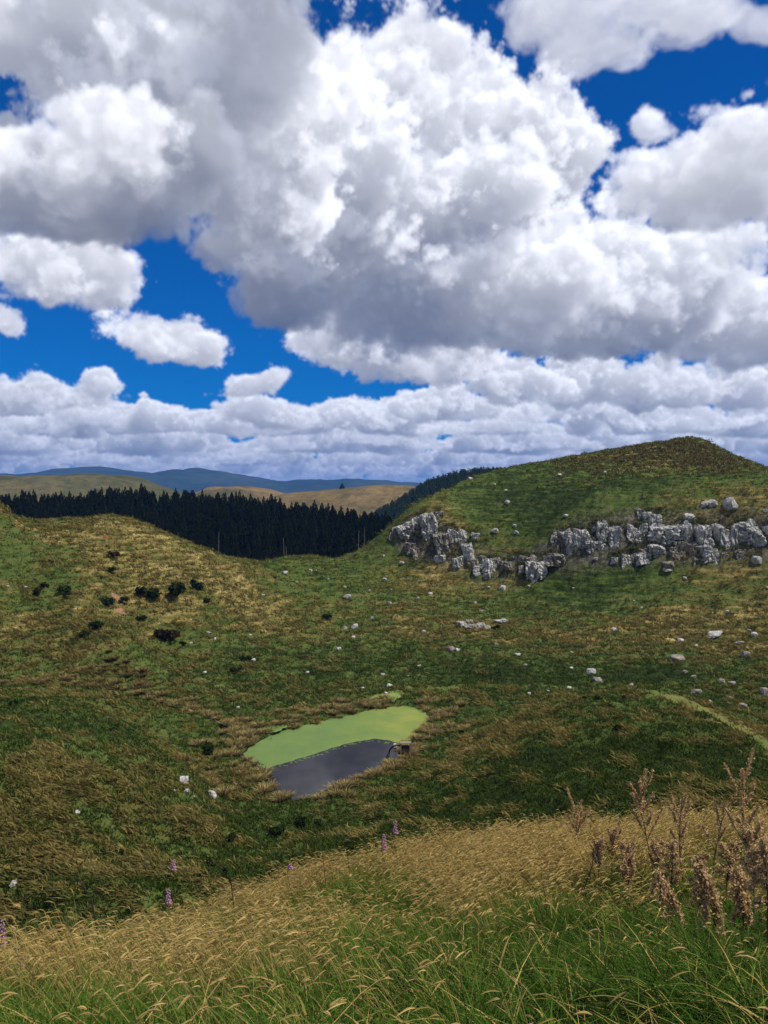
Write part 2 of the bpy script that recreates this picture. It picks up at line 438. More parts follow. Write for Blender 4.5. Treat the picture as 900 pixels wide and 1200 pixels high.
# ground under the plantation and the plain beyond
for px, z, d in ((-150, -36, 300), (0, -38, 300), (150, -40, 300), (300, -42, 310), (450, -44, 310), (-150, -16, 430), (0, -17, 430), (150, -14, 430), (250, -16, 430), (350, -21, 430), (450, -28, 430), (560, -40, 420), (700, -30, 450), (900, -32, 450),
                 (1150, -30, 450), (-150, -40, 560), (150, -42, 560), (450, -50, 560), (750, -50, 560), (1050, -50, 560)): Q(px, z, d)
for d in (900, 1800, 5000, 12000, 30000):
    for px in (-500, 0, 450, 900, 1400): Q(px, -55, d)
for y, zl, zr in ((10, -9, -4.5), (30, -15, -10), (60, -18, -16), (100, -20, -24), (150, -12, -20), (220, -8, -12), (320, -30, -30)):
    X(-0.95 * (y + 20), y, zl); X(0.95 * (y + 20), y, zr)
CT = np.array(CTRL)
def uw(x, y):
    yy = np.maximum(np.asarray(y, float), -16) + 20
    return np.asarray(x, float) / yy, np.log(yy)
_u, _w = uw(CT[:, 0], CT[:, 1])
_r = np.sqrt((_u[:, None] - _u[None]) ** 2 + (_w[:, None] - _w[None]) ** 2 + 0.025 ** 2)
_n = len(CT)
_A = np.zeros((_n + 3, _n + 3)); _A[:_n, :_n] = _r - 1e-4 * np.eye(_n)
_A[:_n, _n] = 1; _A[:_n, _n + 1] = _u; _A[:_n, _n + 2] = _w
_A[_n:, :_n] = _A[:_n, _n:].T
# heights are interpolated as a share of the distance, so near and far carry the same weight
_scale = CT[:, 1].clip(6) + 6
_c = np.linalg.solve(_A, np.concatenate([CT[:, 2] / _scale, np.zeros(3)]))

def photo_xy(px, py):                  # a point on the pond's level
    d = CH * F / (py - HY)
    return ((px - 450) / F * d, d)
POND = np.array([photo_xy(*p) for p in ((287, 885), (299, 872), (330, 859), (372, 848), (410, 840), (440, 832), (470, 828), (494, 832), (501, 841), (495, 852), (484, 863), (471, 872), (464, 882), (458, 893), (440, 905), (402, 920),
                                        (374, 932), (347, 938), (326, 931), (316, 915), (311, 898), (297, 893))])
def inside_dist(x, y, poly):
    """signed distance to a polygon, negative inside"""
    best = np.full(np.shape(x), 1e9); ins = np.zeros(np.shape(x), bool)
    n = len(poly)
    for i in range(n):
        ax, ay = poly[i]; bx, by = poly[(i + 1) % n]
        dx, dy = bx - ax, by - ay
        t = np.clip(((x - ax) * dx + (y - ay) * dy) / (dx * dx + dy * dy), 0, 1)
        best = np.minimum(best, np.hypot(x - ax - t * dx, y - ay - t * dy))
        c = (ay > y) != (by > y)
        with np.errstate(divide='ignore', invalid='ignore'):
            ins ^= c & (x < (bx - ax) * (y - ay) / (by - ay if by != ay else 1e-9) + ax)
    return np.where(ins, -best, best)

def height(x, y, detail=True):
    x = np.asarray(x, float); y = np.asarray(y, float)
    shp = x.shape; xf, yf = x.ravel(), y.ravel()
    z = np.empty(len(xf))
    for i in range(0, len(xf), 40000):
        s = slice(i, i + 40000)
        u, w = uw(xf[s], yf[s])
        r = np.sqrt((u[:, None] - _u[None]) ** 2 + (w[:, None] - _w[None]) ** 2 + 0.025 ** 2)
        z[s] = (r @ _c[:_n] + _c[_n] + _c[_n + 1] * u + _c[_n + 2] * w) * (yf[s].clip(6) + 6)
    z += CH
    far = sstep(700, 1500, yf); z = z * (1 - far) + (CH - 55) * far
    if detail:
        near = sstep(11, 45, yf); fade = 1 - sstep(300, 600, yf)
        k = near * fade
        z += k * (0.55 * fbm(xf / 14, yf / 14, 3, 3) + 0.50 * np.abs(fbm(xf / 4.5, yf / 5.5, 3, 9)) + 0.27 * fbm(xf / 1.7, yf / 2.1, 3, 15))
        z += 0.05 * (1 - near) * fbm(xf / 0.9, yf / 0.9, 3, 21)
        # sheep tracks: little steps along the contours of the steeper hillsides
        st = k * sstep(110, 150, yf)
        ph = z / 1.1 + 1.5 * fbm(xf / 17, yf / 17, 3, 31)
        z += st * 0.32 * (np.abs((ph % 1.0) - 0.5) * 2 - 0.5) * (0.4 + 0.9 * sstep(-0.3, 0.4, fbm(xf / 30, yf / 30, 2, 41)))
    m = (np.abs(xf - np.mean(POND[:, 0])) < 60) & (np.abs(yf - 100) < 60)
    if m.any():
        sd_ = inside_dist(xf[m], yf[m], POND) + 0.5 * fbm(xf[m] / 2.2, yf[m] / 2.2, 2, 51)
        zz = z[m]
        bank = np.maximum(zz, 0.22 + 0.05 * sd_)
        t = sstep(0, 1.2, sd_)
        zz = np.where(sd_ < 0, -0.45, np.where(sd_ < 7, (-0.45 * (1 - t) + t * (bank * (1 - sstep(2, 7, sd_)) + zz * sstep(2, 7, sd_))), zz))
        z[m] = zz
    return z.reshape(shp)

def hit(px, py, dmin=2.5, dmax=520.0):
    """where the line of sight through a photo pixel meets the ground"""
    d = np.exp(np.linspace(math.log(dmin), math.log(dmax), 1500))
    x = (px - 450) / F * d; z = CH - (py - HY) / F * d
    g = height(x, d)
    b = np.flatnonzero(g >= z)
    if not len(b): return None
    i = b[0]
    return Vector((x[i], d[i], g[i]))

# ------------------------------------------------------------------ materials
def node_mat(name):
    m = bpy.data.materials.new(name); m.use_nodes = True
    nt = m.node_tree; nt.nodes.clear()
    out = nt.nodes.new('ShaderNodeOutputMaterial')
    return m, nt, out

class NB:
    """terse node building"""
    def __init__(s, nt): s.nt = nt
    def put(s, sock, v):
        if v is None: return
        if hasattr(v, 'is_output'): s.nt.links.new(v, sock)
        elif isinstance(v, tuple) and len(v) == 3 and sock.type == 'RGBA': sock.default_value = (*v, 1)
        else: sock.default_value = v
    def m(s, op, a, b=None, clamp=False):
        n = s.nt.nodes.new('ShaderNodeMath'); n.operation = op; n.use_clamp = clamp
        s.put(n.inputs[0], a); s.put(n.inputs[1], b); return n.outputs[0]
    def attr(s, name):
        n = s.nt.nodes.new('ShaderNodeAttribute'); n.attribute_name = name; return n.outputs['Fac']
    def pos(s): return s.nt.nodes.new('ShaderNodeNewGeometry').outputs['Position']
    def obj(s): return s.nt.nodes.new('ShaderNodeTexCoord').outputs['Object']
    def scale(s, v, sc):
        n = s.nt.nodes.new('ShaderNodeVectorMath'); n.operation = 'MULTIPLY'; s.put(n.inputs[0], v); n.inputs[1].default_value = sc; return n.outputs[0]
    def noise(s, v, sc, det=4, ro=0.55, dist=0.0):
        n = s.nt.nodes.new('ShaderNodeTexNoise'); s.put(n.inputs['Vector'], v)
        n.inputs['Scale'].default_value = sc; n.inputs['Detail'].default_value = det; n.inputs['Roughness'].default_value = ro; n.inputs['Distortion'].default_value = dist
        return n.outputs[0]
    def voro(s, v, sc, feat='F1'):
        n = s.nt.nodes.new('ShaderNodeTexVoronoi'); n.feature = feat; s.put(n.inputs['Vector'], v); n.inputs['Scale'].default_value = sc; return n.outputs['Distance']
    def rng(s, v, a, b, c=0.0, d=1.0):
        n = s.nt.nodes.new('ShaderNodeMapRange'); n.interpolation_type = 'SMOOTHSTEP'
        for i, q in enumerate((v, a, b, c, d)): s.put(n.inputs[i], q)
        return n.outputs[0]
    def mix(s, f, a, b, blend='MIX'):
        n = s.nt.nodes.new('ShaderNodeMix'); n.data_type = 'RGBA'; n.blend_type = blend
        s.put(n.inputs[0], f); s.put(n.inputs[6], a); s.put(n.inputs[7], b); return n.outputs[2]
    def ramp(s, f, stops):
        n = s.nt.nodes.new('ShaderNodeValToRGB'); s.put(n.inputs[0], f)
        e = n.color_ramp.elements
        e[0].position, e[0].color = stops[0][0], (*stops[0][1], 1)
        e[1].position, e[1].color = stops[-1][0], (*stops[-1][1], 1)
        for p, c in stops[1:-1]:
            x = e.new(p); x.color = (*c, 1)
        return n.outputs[0]
    def bump(s, h, strength=0.5, dist=0.1):
        n = s.nt.nodes.new('ShaderNodeBump'); s.put(n.inputs['Height'], h); n.inputs['Strength'].default_value = strength; n.inputs['Distance'].default_value = dist; return n.outputs[0]
    def bsdf(s, color, rough=0.9, normal=None, spec=0.2, **kw):
        n = s.nt.nodes.new('ShaderNodeBsdfPrincipled'); s.put(n.inputs['Base Color'], color); s.put(n.inputs['Roughness'], rough)
        n.inputs['Specular IOR Level'].default_value = spec
        if normal is not None: s.put(n.inputs['Normal'], normal)
        for k, v in kw.items(): s.put(n.inputs[k], v)
        return n.outputs[0]

GREEN_DK, GREEN, GREEN_LT = (0.021, 0.035, 0.008), (0.050, 0.076, 0.016), (0.083, 0.112, 0.028)
DRY_DK, DRY, DRY_LT = (0.080, 0.062, 0.020), (0.188, 0.150, 0.050), (0.36, 0.285, 0.110)
GRASS_STOPS = [(0.0, GREEN_DK), (0.22, GREEN), (0.42, GREEN_LT), (0.56, (0.090, 0.090, 0.024)), (0.75, DRY), (1.0, DRY_LT)]

def ground_material():
    m, nt, out = node_mat('pasture')
    b = NB(nt)
    p = b.pos()
    dry = b.attr('dry')
    n1 = b.noise(p, 0.8, 6, 0.6)
    n2 = b.noise(p, 3.4, 4, 0.65)
    streak = b.noise(b.scale(p, (0.13, 0.16, 1.25)), 1.0, 4, 0.55)
    f = b.m('ADD', b.m('MULTIPLY', dry, 0.56), b.m('MULTIPLY', b.m('SUBTRACT', n1, 0.5), 0.55))
    f = b.m('ADD', f, b.m('MULTIPLY', b.m('SUBTRACT', n2, 0.5), 0.55))
    f = b.m('ADD', f, b.m('MULTIPLY', b.m('MULTIPLY', b.m('SUBTRACT', streak, 0.48), b.attr('track')), 1.1))
    f = b.m('ADD', f, 0.07)
    col = b.ramp(f, GRASS_STOPS)
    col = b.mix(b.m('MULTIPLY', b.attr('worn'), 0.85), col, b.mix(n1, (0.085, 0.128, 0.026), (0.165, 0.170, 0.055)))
    soil = b.mix(b.noise(p, 1.7, 4), (0.20, 0.12, 0.07), (0.34, 0.21, 0.125))
    col = b.mix(b.rng(b.m('ADD', b.attr('clay'), b.m('MULTIPLY', b.m('SUBTRACT', n1, 0.5), 1.8)), 0.45, 0.6), col, soil)
    sepn = nt.nodes.new('ShaderNodeSeparateXYZ'); nt.links.new(nt.nodes.new('ShaderNodeNewGeometry').outputs['True Normal'], sepn.inputs[0])
    steep = b.m('ADD', sepn.outputs[2], b.m('MULTIPLY', b.m('SUBTRACT', n1, 0.5), 0.5))
    rk = b.mix(b.rng(b.noise(b.scale(p, (1.2, 1.2, 0.3)), 1.2, 5, 0.65), 0.35, 0.7), (0.040, 0.034, 0.024), (0.17, 0.155, 0.13))
    col = b.mix(b.m('MULTIPLY', b.rng(steep, 0.50, 0.68, 1.0, 0.0), b.attr('rocky')), col, rk)
    h = b.m('ADD', b.m('MULTIPLY', n2, 0.6), n1)
    nt.links.new(b.bsdf(col, 0.95, b.bump(h, 0.9, 0.35), 0.1), out.inputs[0])
    return m

# colour regions of the pasture: photo pixel of the middle, half width and half length in metres, weight
REGIONS = [
    (150, 695, 26, 34, 0.62), (90, 742, 16, 11, 0.6), (230, 665, 22, 22, 0.5), (20, 620, 12, 20, 0.45), (120, 640, 20, 14, 0.2), (60, 655, 12, 14, -0.5), (20, 680, 10, 10, -0.45),
    (300, 735, 16, 14, 0.25), (330, 735, 8, 9, 0.35), (515, 600, 8, 14, 0.55), (545, 685, 18, 12, 0.5), (560, 735, 24, 12, 0.5), (480, 720, 14, 10, 0.3), (700, 745, 30, 8, 0.25), (850, 745, 22, 22, 0.62), (760, 720, 18, 10, 0.35), (880, 700, 20, 10, 0.35),
    (840, 600, 18, 10, 0.55), (760, 606, 26, 5, 0.5), (690, 606, 10, 5, 0.55), (860, 598, 20, 5, 0.4), (590, 615, 4, 18, 0.5), (620, 650, 12, 8, 0.3), (500, 655, 10, 10, 0.45),
    (800, 538, 22, 12, 0.5), (720, 540, 16, 6, 0.3), (700, 575, 30, 26, -0.6), (600, 590, 14, 20, -0.5), (860, 570, 16, 14, -0.25),
    (450, 690, 16, 14, 0.15), (380, 760, 22, 12, -0.25), (250, 760, 18, 14, -0.5), (400, 690, 30, 18, -0.15), (640, 790, 26, 8, -0.5), (740, 690, 24, 9, -0.15),
    (600, 845, 8, 4, 0.3), (560, 875, 8, 4, 0.3), (640, 860, 5, 8, 0.5), (720, 880, 12, 9, -0.45), (640, 900, 6, 8, -0.3), (820, 900, 8, 8, -0.35), (785, 817, 2.2, 2.2, 0.4), (825, 829, 2.0, 2.5, 0.4), (860, 848, 1.8, 2.8, 0.42), (893, 868, 1.6, 3.0, 0.45), (740, 796, 14, 5, -0.4), (640, 800, 12, 5, -0.4), (780, 855, 2, 8, 0.5), (850, 850, 2.5, 9, 0.6), (520, 900, 2, 4, 0.7), (560, 878, 2, 4, 0.7), (600, 854, 2, 4, 0.7), (635, 836, 2, 4, 0.7), (560, 930, 4, 4, 0.4), (690, 905, 3, 4, 0.35), (870, 930, 5, 8, 0.5), (830, 830, 3, 5, 0.45), (560, 940, 10, 6, -0.25), (650, 930, 8, 8, -0.2), (480, 930, 7, 5, 0.15), (650, 905, 6, 6, 0.2),
    (180, 770, 14, 7, -0.3), (60, 775, 14, 7, -0.35), (110, 818, 9, 4, 0.6), (60, 850, 12, 8, -0.3), (30, 850, 6, 6, 0.2), (150, 865, 12, 6, -0.1), (210, 890, 9, 5, 0.25), (170, 915, 4, 7, 0.5), (110, 900, 3, 7, 0.5), (40, 900, 3, 7, 0.4),
    (15, 960, 4, 8, 0.5), (90, 960, 4, 7, -0.2), (150, 1000, 5, 6, 0.45), (60, 1020, 6, 5, 0.5), (240, 975, 8, 3, 0.45), (330, 965, 8, 4, -0.3), (260, 1000, 7, 5, -0.2), (230, 940, 7, 4, 0.3), (350, 980, 6, 2, 0.3), (300, 915, 5, 7, 0.5), (400, 950, 9, 4, -0.1),
    # the slope underfoot
    (450, 1020, 12, 1.0, 0.34), (640, 1010, 0.8, 0.8, 0.3), (560, 1030, 0.6, 0.5, -0.4), (700, 1020, 0.6, 0.5, -0.35), (330, 1075, 0.7, 0.6, 0.25), (100, 1095, 3, 0.7, 0.6), (760, 1000, 3, 1.2, 0.5), (150, 1125, 1.6, 0.5, -0.7), (120, 1175, 1.3, 0.5, 0.75), (300, 1180, 0.7, 0.5, 0.35), (340, 1090, 1.4, 0.9, -0.6), (560, 1050, 1.2, 0.5, 0.5), (650, 1140, 1.8, 1.0, -0.5), (850, 1140, 1.4, 1.0, -0.55), (520, 1190, 1.2, 0.5, -0.25), (420, 1120, 0.9, 0.4, 0.2),
]
REG_XY = []
for (px, py, rx, ry, wt) in REGIONS:
    h_ = hit(px, py)
    if h_: REG_XY.append((h_.x, h_.y, rx, ry, wt))
CLAY = []
for (px, py, r) in ((137, 702, 1.2), (141, 717, 1.1)):
    h_ = hit(px, py)
    if h_: CLAY.append((h_.x, h_.y, r))

def dryness(x, y):
    x = np.asarray(x, float); y = np.asarray(y, float)
    near = 1 - sstep(12, 30, y)
    d = 0.36 + 0.10 * fbm(x / 34, y / 30, 3, 61) + (0.20 * fbm(x / 9, y / 7, 3, 67)) * (1 - near) + near * (0.34 * fbm(x / 1.5, y / 0.9, 3, 71) + 0.05)
    wx = x + 3.0 * fbm(x / 8, y / 8, 2, 73) * (1 - near) + near * 0.5 * perlin(x / 0.9, y / 0.9, 75)
    wy = y + 3.0 * fbm(x / 8, y / 8, 2, 77) * (1 - near) + near * 0.35 * perlin(x / 0.9, y / 0.9, 78)
    for (cx, cy, rx, ry, wt) in REG_XY:
        q = ((wx - cx) / rx) ** 2 + ((wy - cy) / ry) ** 2
        d += wt * np.exp(-q * 0.9)
    return np.clip(d, -0.1, 1.15)

def straw(x, y):
    """where tussocks of dry grass stand: clumps a stride or two wide, drawn out along the wind on the left slope"""
    x = np.asarray(x, float); y = np.asarray(y, float)
    a = (0.80 * x - 0.60 * y); c = (0.60 * x + 0.80 * y)
    left = (1 - sstep(-16, -6, x)) * (1 - sstep(80, 92, y))
    round_ = fbm(x / 2.7, y / 3.2, 3, 121)
    drawn = fbm(a / 9.0, c / 1.7, 3, 125)
    far = sstep(120, 160, y)
    rows = fbm(x / 7.0, y / 1.8, 3, 129)
    return 0.58 * dryness(x, y) + 0.80 * (left * drawn + (1 - left) * ((1 - far) * round_ + far * (0.35 * round_ + 0.9 * rows)))

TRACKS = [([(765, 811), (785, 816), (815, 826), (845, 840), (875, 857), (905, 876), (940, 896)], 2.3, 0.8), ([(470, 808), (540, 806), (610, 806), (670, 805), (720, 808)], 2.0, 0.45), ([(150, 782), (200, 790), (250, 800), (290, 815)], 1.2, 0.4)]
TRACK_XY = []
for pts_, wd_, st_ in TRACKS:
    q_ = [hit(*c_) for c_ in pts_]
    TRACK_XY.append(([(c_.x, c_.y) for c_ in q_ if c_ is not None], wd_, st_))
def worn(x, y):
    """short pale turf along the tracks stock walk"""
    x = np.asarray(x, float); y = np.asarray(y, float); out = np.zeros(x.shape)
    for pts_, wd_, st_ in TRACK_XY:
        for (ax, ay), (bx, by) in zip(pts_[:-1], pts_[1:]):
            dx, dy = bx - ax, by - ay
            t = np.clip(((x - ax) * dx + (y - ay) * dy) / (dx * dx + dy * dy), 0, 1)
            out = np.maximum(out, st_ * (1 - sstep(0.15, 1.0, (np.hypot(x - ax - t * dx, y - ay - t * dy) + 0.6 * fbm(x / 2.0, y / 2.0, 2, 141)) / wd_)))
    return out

def clayness(x, y):
    c = np.zeros(np.shape(x))
    for (cx, cy, r) in CLAY:
        c = np.maximum(c, np.exp(-((x - cx) ** 2 + ((y - cy) / 1.1) ** 2) / (r * r)))
    return c

def build_ground():
    u_in = np.linspace(-0.50, 0.50, 820); s_ = np.linspace(0, 1, 60)[1:] ** 1.6
    us = np.concatenate([(-0.50 - 1.2 * s_)[::-1], u_in, 0.50 + 1.2 * s_])
    ws = np.concatenate([np.linspace(math.log(4.5), math.log(31), 120)[:-1], np.linspace(math.log(31), math.log(64), 150)[:-1], np.linspace(math.log(64), math.log(320), 820)[:-1], np.linspace(math.log(320), math.log(700), 130)[:-1], np.linspace(math.log(700), math.log(14000), 60)])
    U, Wd = np.meshgrid(us, ws)
    y = np.exp(Wd) - 20; x = U * (y + 20)
    z = height(x, y)
    nr, nc = U.shape
    idx = np.arange(nr * nc).reshape(nr, nc)
    quads = np.stack([idx[:-1, :-1], idx[:-1, 1:], idx[1:, 1:], idx[1:, :-1]], -1).reshape(-1, 4)
    xf, yf = x.ravel(), y.ravel()
    track = sstep(100, 150, yf) * (1 - 0.6 * sstep(400, 700, yf)) + 0.25
    crag_line = [hit(px, py) for px, py in ((480, 625), (510, 635), (545, 655), (575, 668), (620, 664), (660, 640), (700, 635), (740, 635), (780, 632), (820, 635), (860, 633), (900, 630), (940, 634))]
    dist = np.full(len(xf), 99.0)
    near_ = (yf > 170) & (yf < 260)
    for a_, b_ in zip(crag_line[:-1], crag_line[1:]):
        dx, dy = b_.x - a_.x, b_.y - a_.y
        t_ = np.clip(((xf[near_] - a_.x) * dx + (yf[near_] - a_.y) * dy) / (dx * dx + dy * dy), 0, 1)
        dist[near_] = np.minimum(dist[near_], np.hypot(xf[near_] - a_.x - t_ * dx, yf[near_] - a_.y - t_ * dy))
    rocky = 1 - sstep(2.0, 5.5, dist)
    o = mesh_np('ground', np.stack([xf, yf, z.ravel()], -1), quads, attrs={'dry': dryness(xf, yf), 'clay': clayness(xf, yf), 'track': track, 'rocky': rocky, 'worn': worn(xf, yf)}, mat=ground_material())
    tag(o, kind='structure')
build_ground()

# ------------------------------------------------------------------ far hills, haze, plantation
def hill_material(name, stops, sc):
    m, nt, out = node_mat(name)
    b = NB(nt); p = b.pos()
    f = b.m('ADD', b.noise(p, sc, 6, 0.6), b.m('MULTIPLY', b.m('SUBTRACT', b.noise(p, sc * 9, 4, 0.6), 0.5), 0.5))
    nt.links.new(b.bsdf(b.mix(b.rng(b.noise(p, sc * 22, 3, 0.6), 0.60, 0.68, 0.0, 0.75), b.ramp(f, stops), (0.022, 0.030, 0.014)), 1.0, b.bump(b.noise(p, sc * 12, 4), 0.8, 3.0), 0.0), out.inputs[0])
    return m

def ridge(prof, d, front, back, mat, rough, seed, nx=260, base=-56.0):
    prof = np.array(prof, float)
    px = np.linspace(prof[0, 0], prof[-1, 0], nx)
    k = np.interp(px, prof[:, 0], prof[:, 1])
    ker = np.hanning(9); ker /= ker.sum()
    k = np.convolve(np.pad(k, 4, mode='edge'), ker, 'valid')
    x0 = (px - 450) / F * d
    top = CH - (k - HY) / F * d
    t = np.concatenate([np.linspace(0, 1, 34), np.linspace(1, 2, 16)[1:]])
    Y = np.where(t < 1, d - front * (1 - t), d + back * (t - 1))
    shape = np.where(t < 1, np.sin(t * math.pi / 2) ** 1.3, np.cos((t - 1) * math.pi / 2) ** 1.2)
    Xg, Tg = np.meshgrid(x0, shape); Yg = np.repeat(Y[:, None], nx, 1)
    Z = (CH + base) + (top[None] - CH - base) * Tg
    Z = Z + rough * Tg * (1 - 0.75 * Tg ** 6) * fbm(Xg / (rough * 9), Yg / (rough * 9), 4, seed)
    idx = np.arange(Z.size).reshape(Z.shape)
    q = np.stack([idx[:-1, :-1], idx[:-1, 1:], idx[1:, 1:], idx[1:, :-1]], -1).reshape(-1, 4)
    o = mesh_np('hills', np.stack([Xg.ravel(), Yg.ravel(), Z.ravel()], -1), q, mat=mat)
    return tag(o, kind='structure')

M_BUSHHILL = hill_material('mountain_bush', [(0.3, (0.020, 0.032, 0.026)), (0.7, (0.055, 0.065, 0.048))], 0.0012)
M_OLIVE = hill_material('olive_hill', [(0.30, (0.036, 0.044, 0.018)), (0.50, (0.075, 0.074, 0.034)), (0.72, (0.15, 0.12, 0.058))], 0.006)
M_TAN = hill_material('tan_hill', [(0.30, (0.040, 0.048, 0.016)), (0.46, (0.10, 0.080, 0.030)), (0.70, (0.22, 0.145, 0.06))], 0.007)
M_FORESTFLOOR = hill_material('forest_floor', [(0.3, (0.012, 0.018, 0.010)), (0.7, (0.04, 0.035, 0.02))], 0.02)
ridge([(-500, 566), (-200, 558), (-60, 560), (0, 556), (30, 557), (60, 559), (95, 551), (128, 549), (165, 553), (192, 556), (212, 552), (232, 548), (252, 553), (300, 560), (345, 565), (400, 562), (440, 563), (480, 566), (560, 568), (700, 572), (840, 560), (900, 546), (980, 540), (1300, 560)], 7200, 2200, 1200, M_BUSHHILL, 60, 3, 520)
ridge([(-300, 566), (-80, 558), (0, 557), (40, 560), (80, 557), (112, 555), (148, 557), (168, 562), (188, 569), (220, 580), (270, 592), (330, 600)], 1350, 420, 300, M_OLIVE, 11, 5)
ridge([(150, 596), (215, 584), (248, 571), (285, 569), (312, 573), (335, 579), (375, 588), (430, 598)], 1900, 420, 300, M_TAN, 10, 8)
ridge([(270, 600), (305, 588), (340, 578), (390, 574), (440, 569), (472, 568), (505, 574), (560, 586), (640, 600)], 1650, 420, 300, M_TAN, 10, 12)
FOREST_PROF = [(380, 640), (425, 616), (450, 602), (475, 588), (500, 572), (530, 562), (560, 558), (610, 558), (680, 570), (780, 590), (900, 610)]
ridge(FOREST_PROF, 900, 300, 200, M_FORESTFLOOR, 6, 14)

def haze():
    lo, hi_ = -30.0, 420.0
    v = [(x, y, z) for z in (lo, hi_) for y in (-60, 14300) for x in (-25500, 25500)]
    q = [(0, 2, 3, 1), (4, 5, 7, 6), (0, 1, 5, 4), (1, 3, 7, 5), (3, 2, 6, 7), (2, 0, 4, 6)]
    m, nt, out = node_mat('air')
    n = nt.nodes.new('ShaderNodeVolumePrincipled')
    n.inputs['Color'].default_value = (0.07, 0.32, 1.0, 1)
    n.inputs['Density'].default_value = HAZE_DENSITY
    n.inputs['Anisotropy'].default_value = 0.1
    nt.links.new(n.outputs[0], out.inputs['Volume'])
    o = mesh_np('haze', v, q, mat=m, smooth=False)
    tag(o, kind='stuff')
HAZE_DENSITY = 6e-5
haze()

def pine_arrays(h, r, n, seed):
    """trunk and ragged tiers of drooping branch sprays; returns (trunk verts, quads), (crown verts, tris)"""
    g = np.random.default_rng(seed)
    k = 6; a = np.arange(k) / k * 2 * math.pi
    tv = []
    for z, rr in ((-0.5, 0.32), (h * 0.5, 0.2), (h * 0.97, 0.03)):
        tv.append(np.stack([np.cos(a) * rr, np.sin(a) * rr, np.full(k, z)], -1))
    tv = np.concatenate(tv)
    tq = [(i + j * k, (i + 1) % k + j * k, (i + 1) % k + (j + 1) * k, i + (j + 1) * k) for j in range(2) for i in range(k)]
    t = g.random(n) ** 0.75 * 0.90 + 0.10
    ang = g.random(n) * 2 * math.pi + np.floor(t * 18) * 0.7
    lobe = 0.75 + 0.25 * np.sin(ang * 2 + seed) + 0.25 * g.random(n)
    rad = r * (1 - t ** 2.0) ** 0.85 * lobe + 0.15
    z = t * h
    wd = 0.35 + 0.5 * rad * 0.6
    def pt(rr, aa, zz): return np.stack([np.cos(aa) * rr, np.sin(aa) * rr, zz], -1)
    A = pt(rad * 0.12, ang, z + 0.5 * rad * 0.5)
    B = pt(rad, ang + wd / (rad + 0.4) * 0.5, z - 0.18 * rad + g.normal(0, 0.25, n))
    Cc = pt(rad * 0.92, ang - wd / (rad + 0.4) * 0.5, z - 0.25 * rad + g.normal(0, 0.25, n))
    D = pt(rad * 0.55, ang, z + 0.55 + 0.1 * rad)
    cv = np.stack([A, B, Cc, D], 1).reshape(-1, 3)
    i = np.arange(n)[:, None] * 4
    ct = np.concatenate([i + np.array([[0, 1, 3]]), i + np.array([[0, 3, 2]]), i + np.array([[3, 1, 2]])])
    return (tv, np.array(tq)), (cv, ct)

def foliage_mat(name, c0, c1, sc, transl=0.25):
    m, nt, out = node_mat(name)
    b = NB(nt)
    col = b.mix(b.noise(b.pos(), sc, 3), c0, c1)
    d = nt.nodes.new('ShaderNodeBsdfDiffuse'); b.put(d.inputs[0], col)
    t = nt.nodes.new('ShaderNodeBsdfTranslucent'); b.put(t.inputs[0], col)
    x = nt.nodes.new('ShaderNodeMixShader'); x.inputs[0].default_value = transl
    nt.links.new(d.outputs[0], x.inputs[1]); nt.links.new(t.outputs[0], x.inputs[2]); nt.links.new(x.outputs[0], out.inputs[0])
    return m
M_NEEDLE = foliage_mat('pine_needles', (0.005, 0.008, 0.0045), (0.014, 0.019, 0.009), 0.3, 0.1)
M_BARK, _nt, _o = node_mat('bark'); _b = NB(_nt)
_nt.links.new(_b.bsdf(_b.mix(_b.noise(_b.scale(_b.pos(), (3, 3, 0.6)), 2.0), (0.05, 0.04, 0.03), (0.12, 0.09, 0.07)), 0.95), _o.inputs[0])
M_DEADWOOD, _nt, _o = node_mat('dead_wood'); _b = NB(_nt)
_nt.links.new(_b.bsdf(_b.mix(_b.noise(_b.scale(_b.pos(), (3, 3, 0.6)), 2.0), (0.10, 0.09, 0.075), (0.22, 0.20, 0.175)), 0.95), _o.inputs[0])

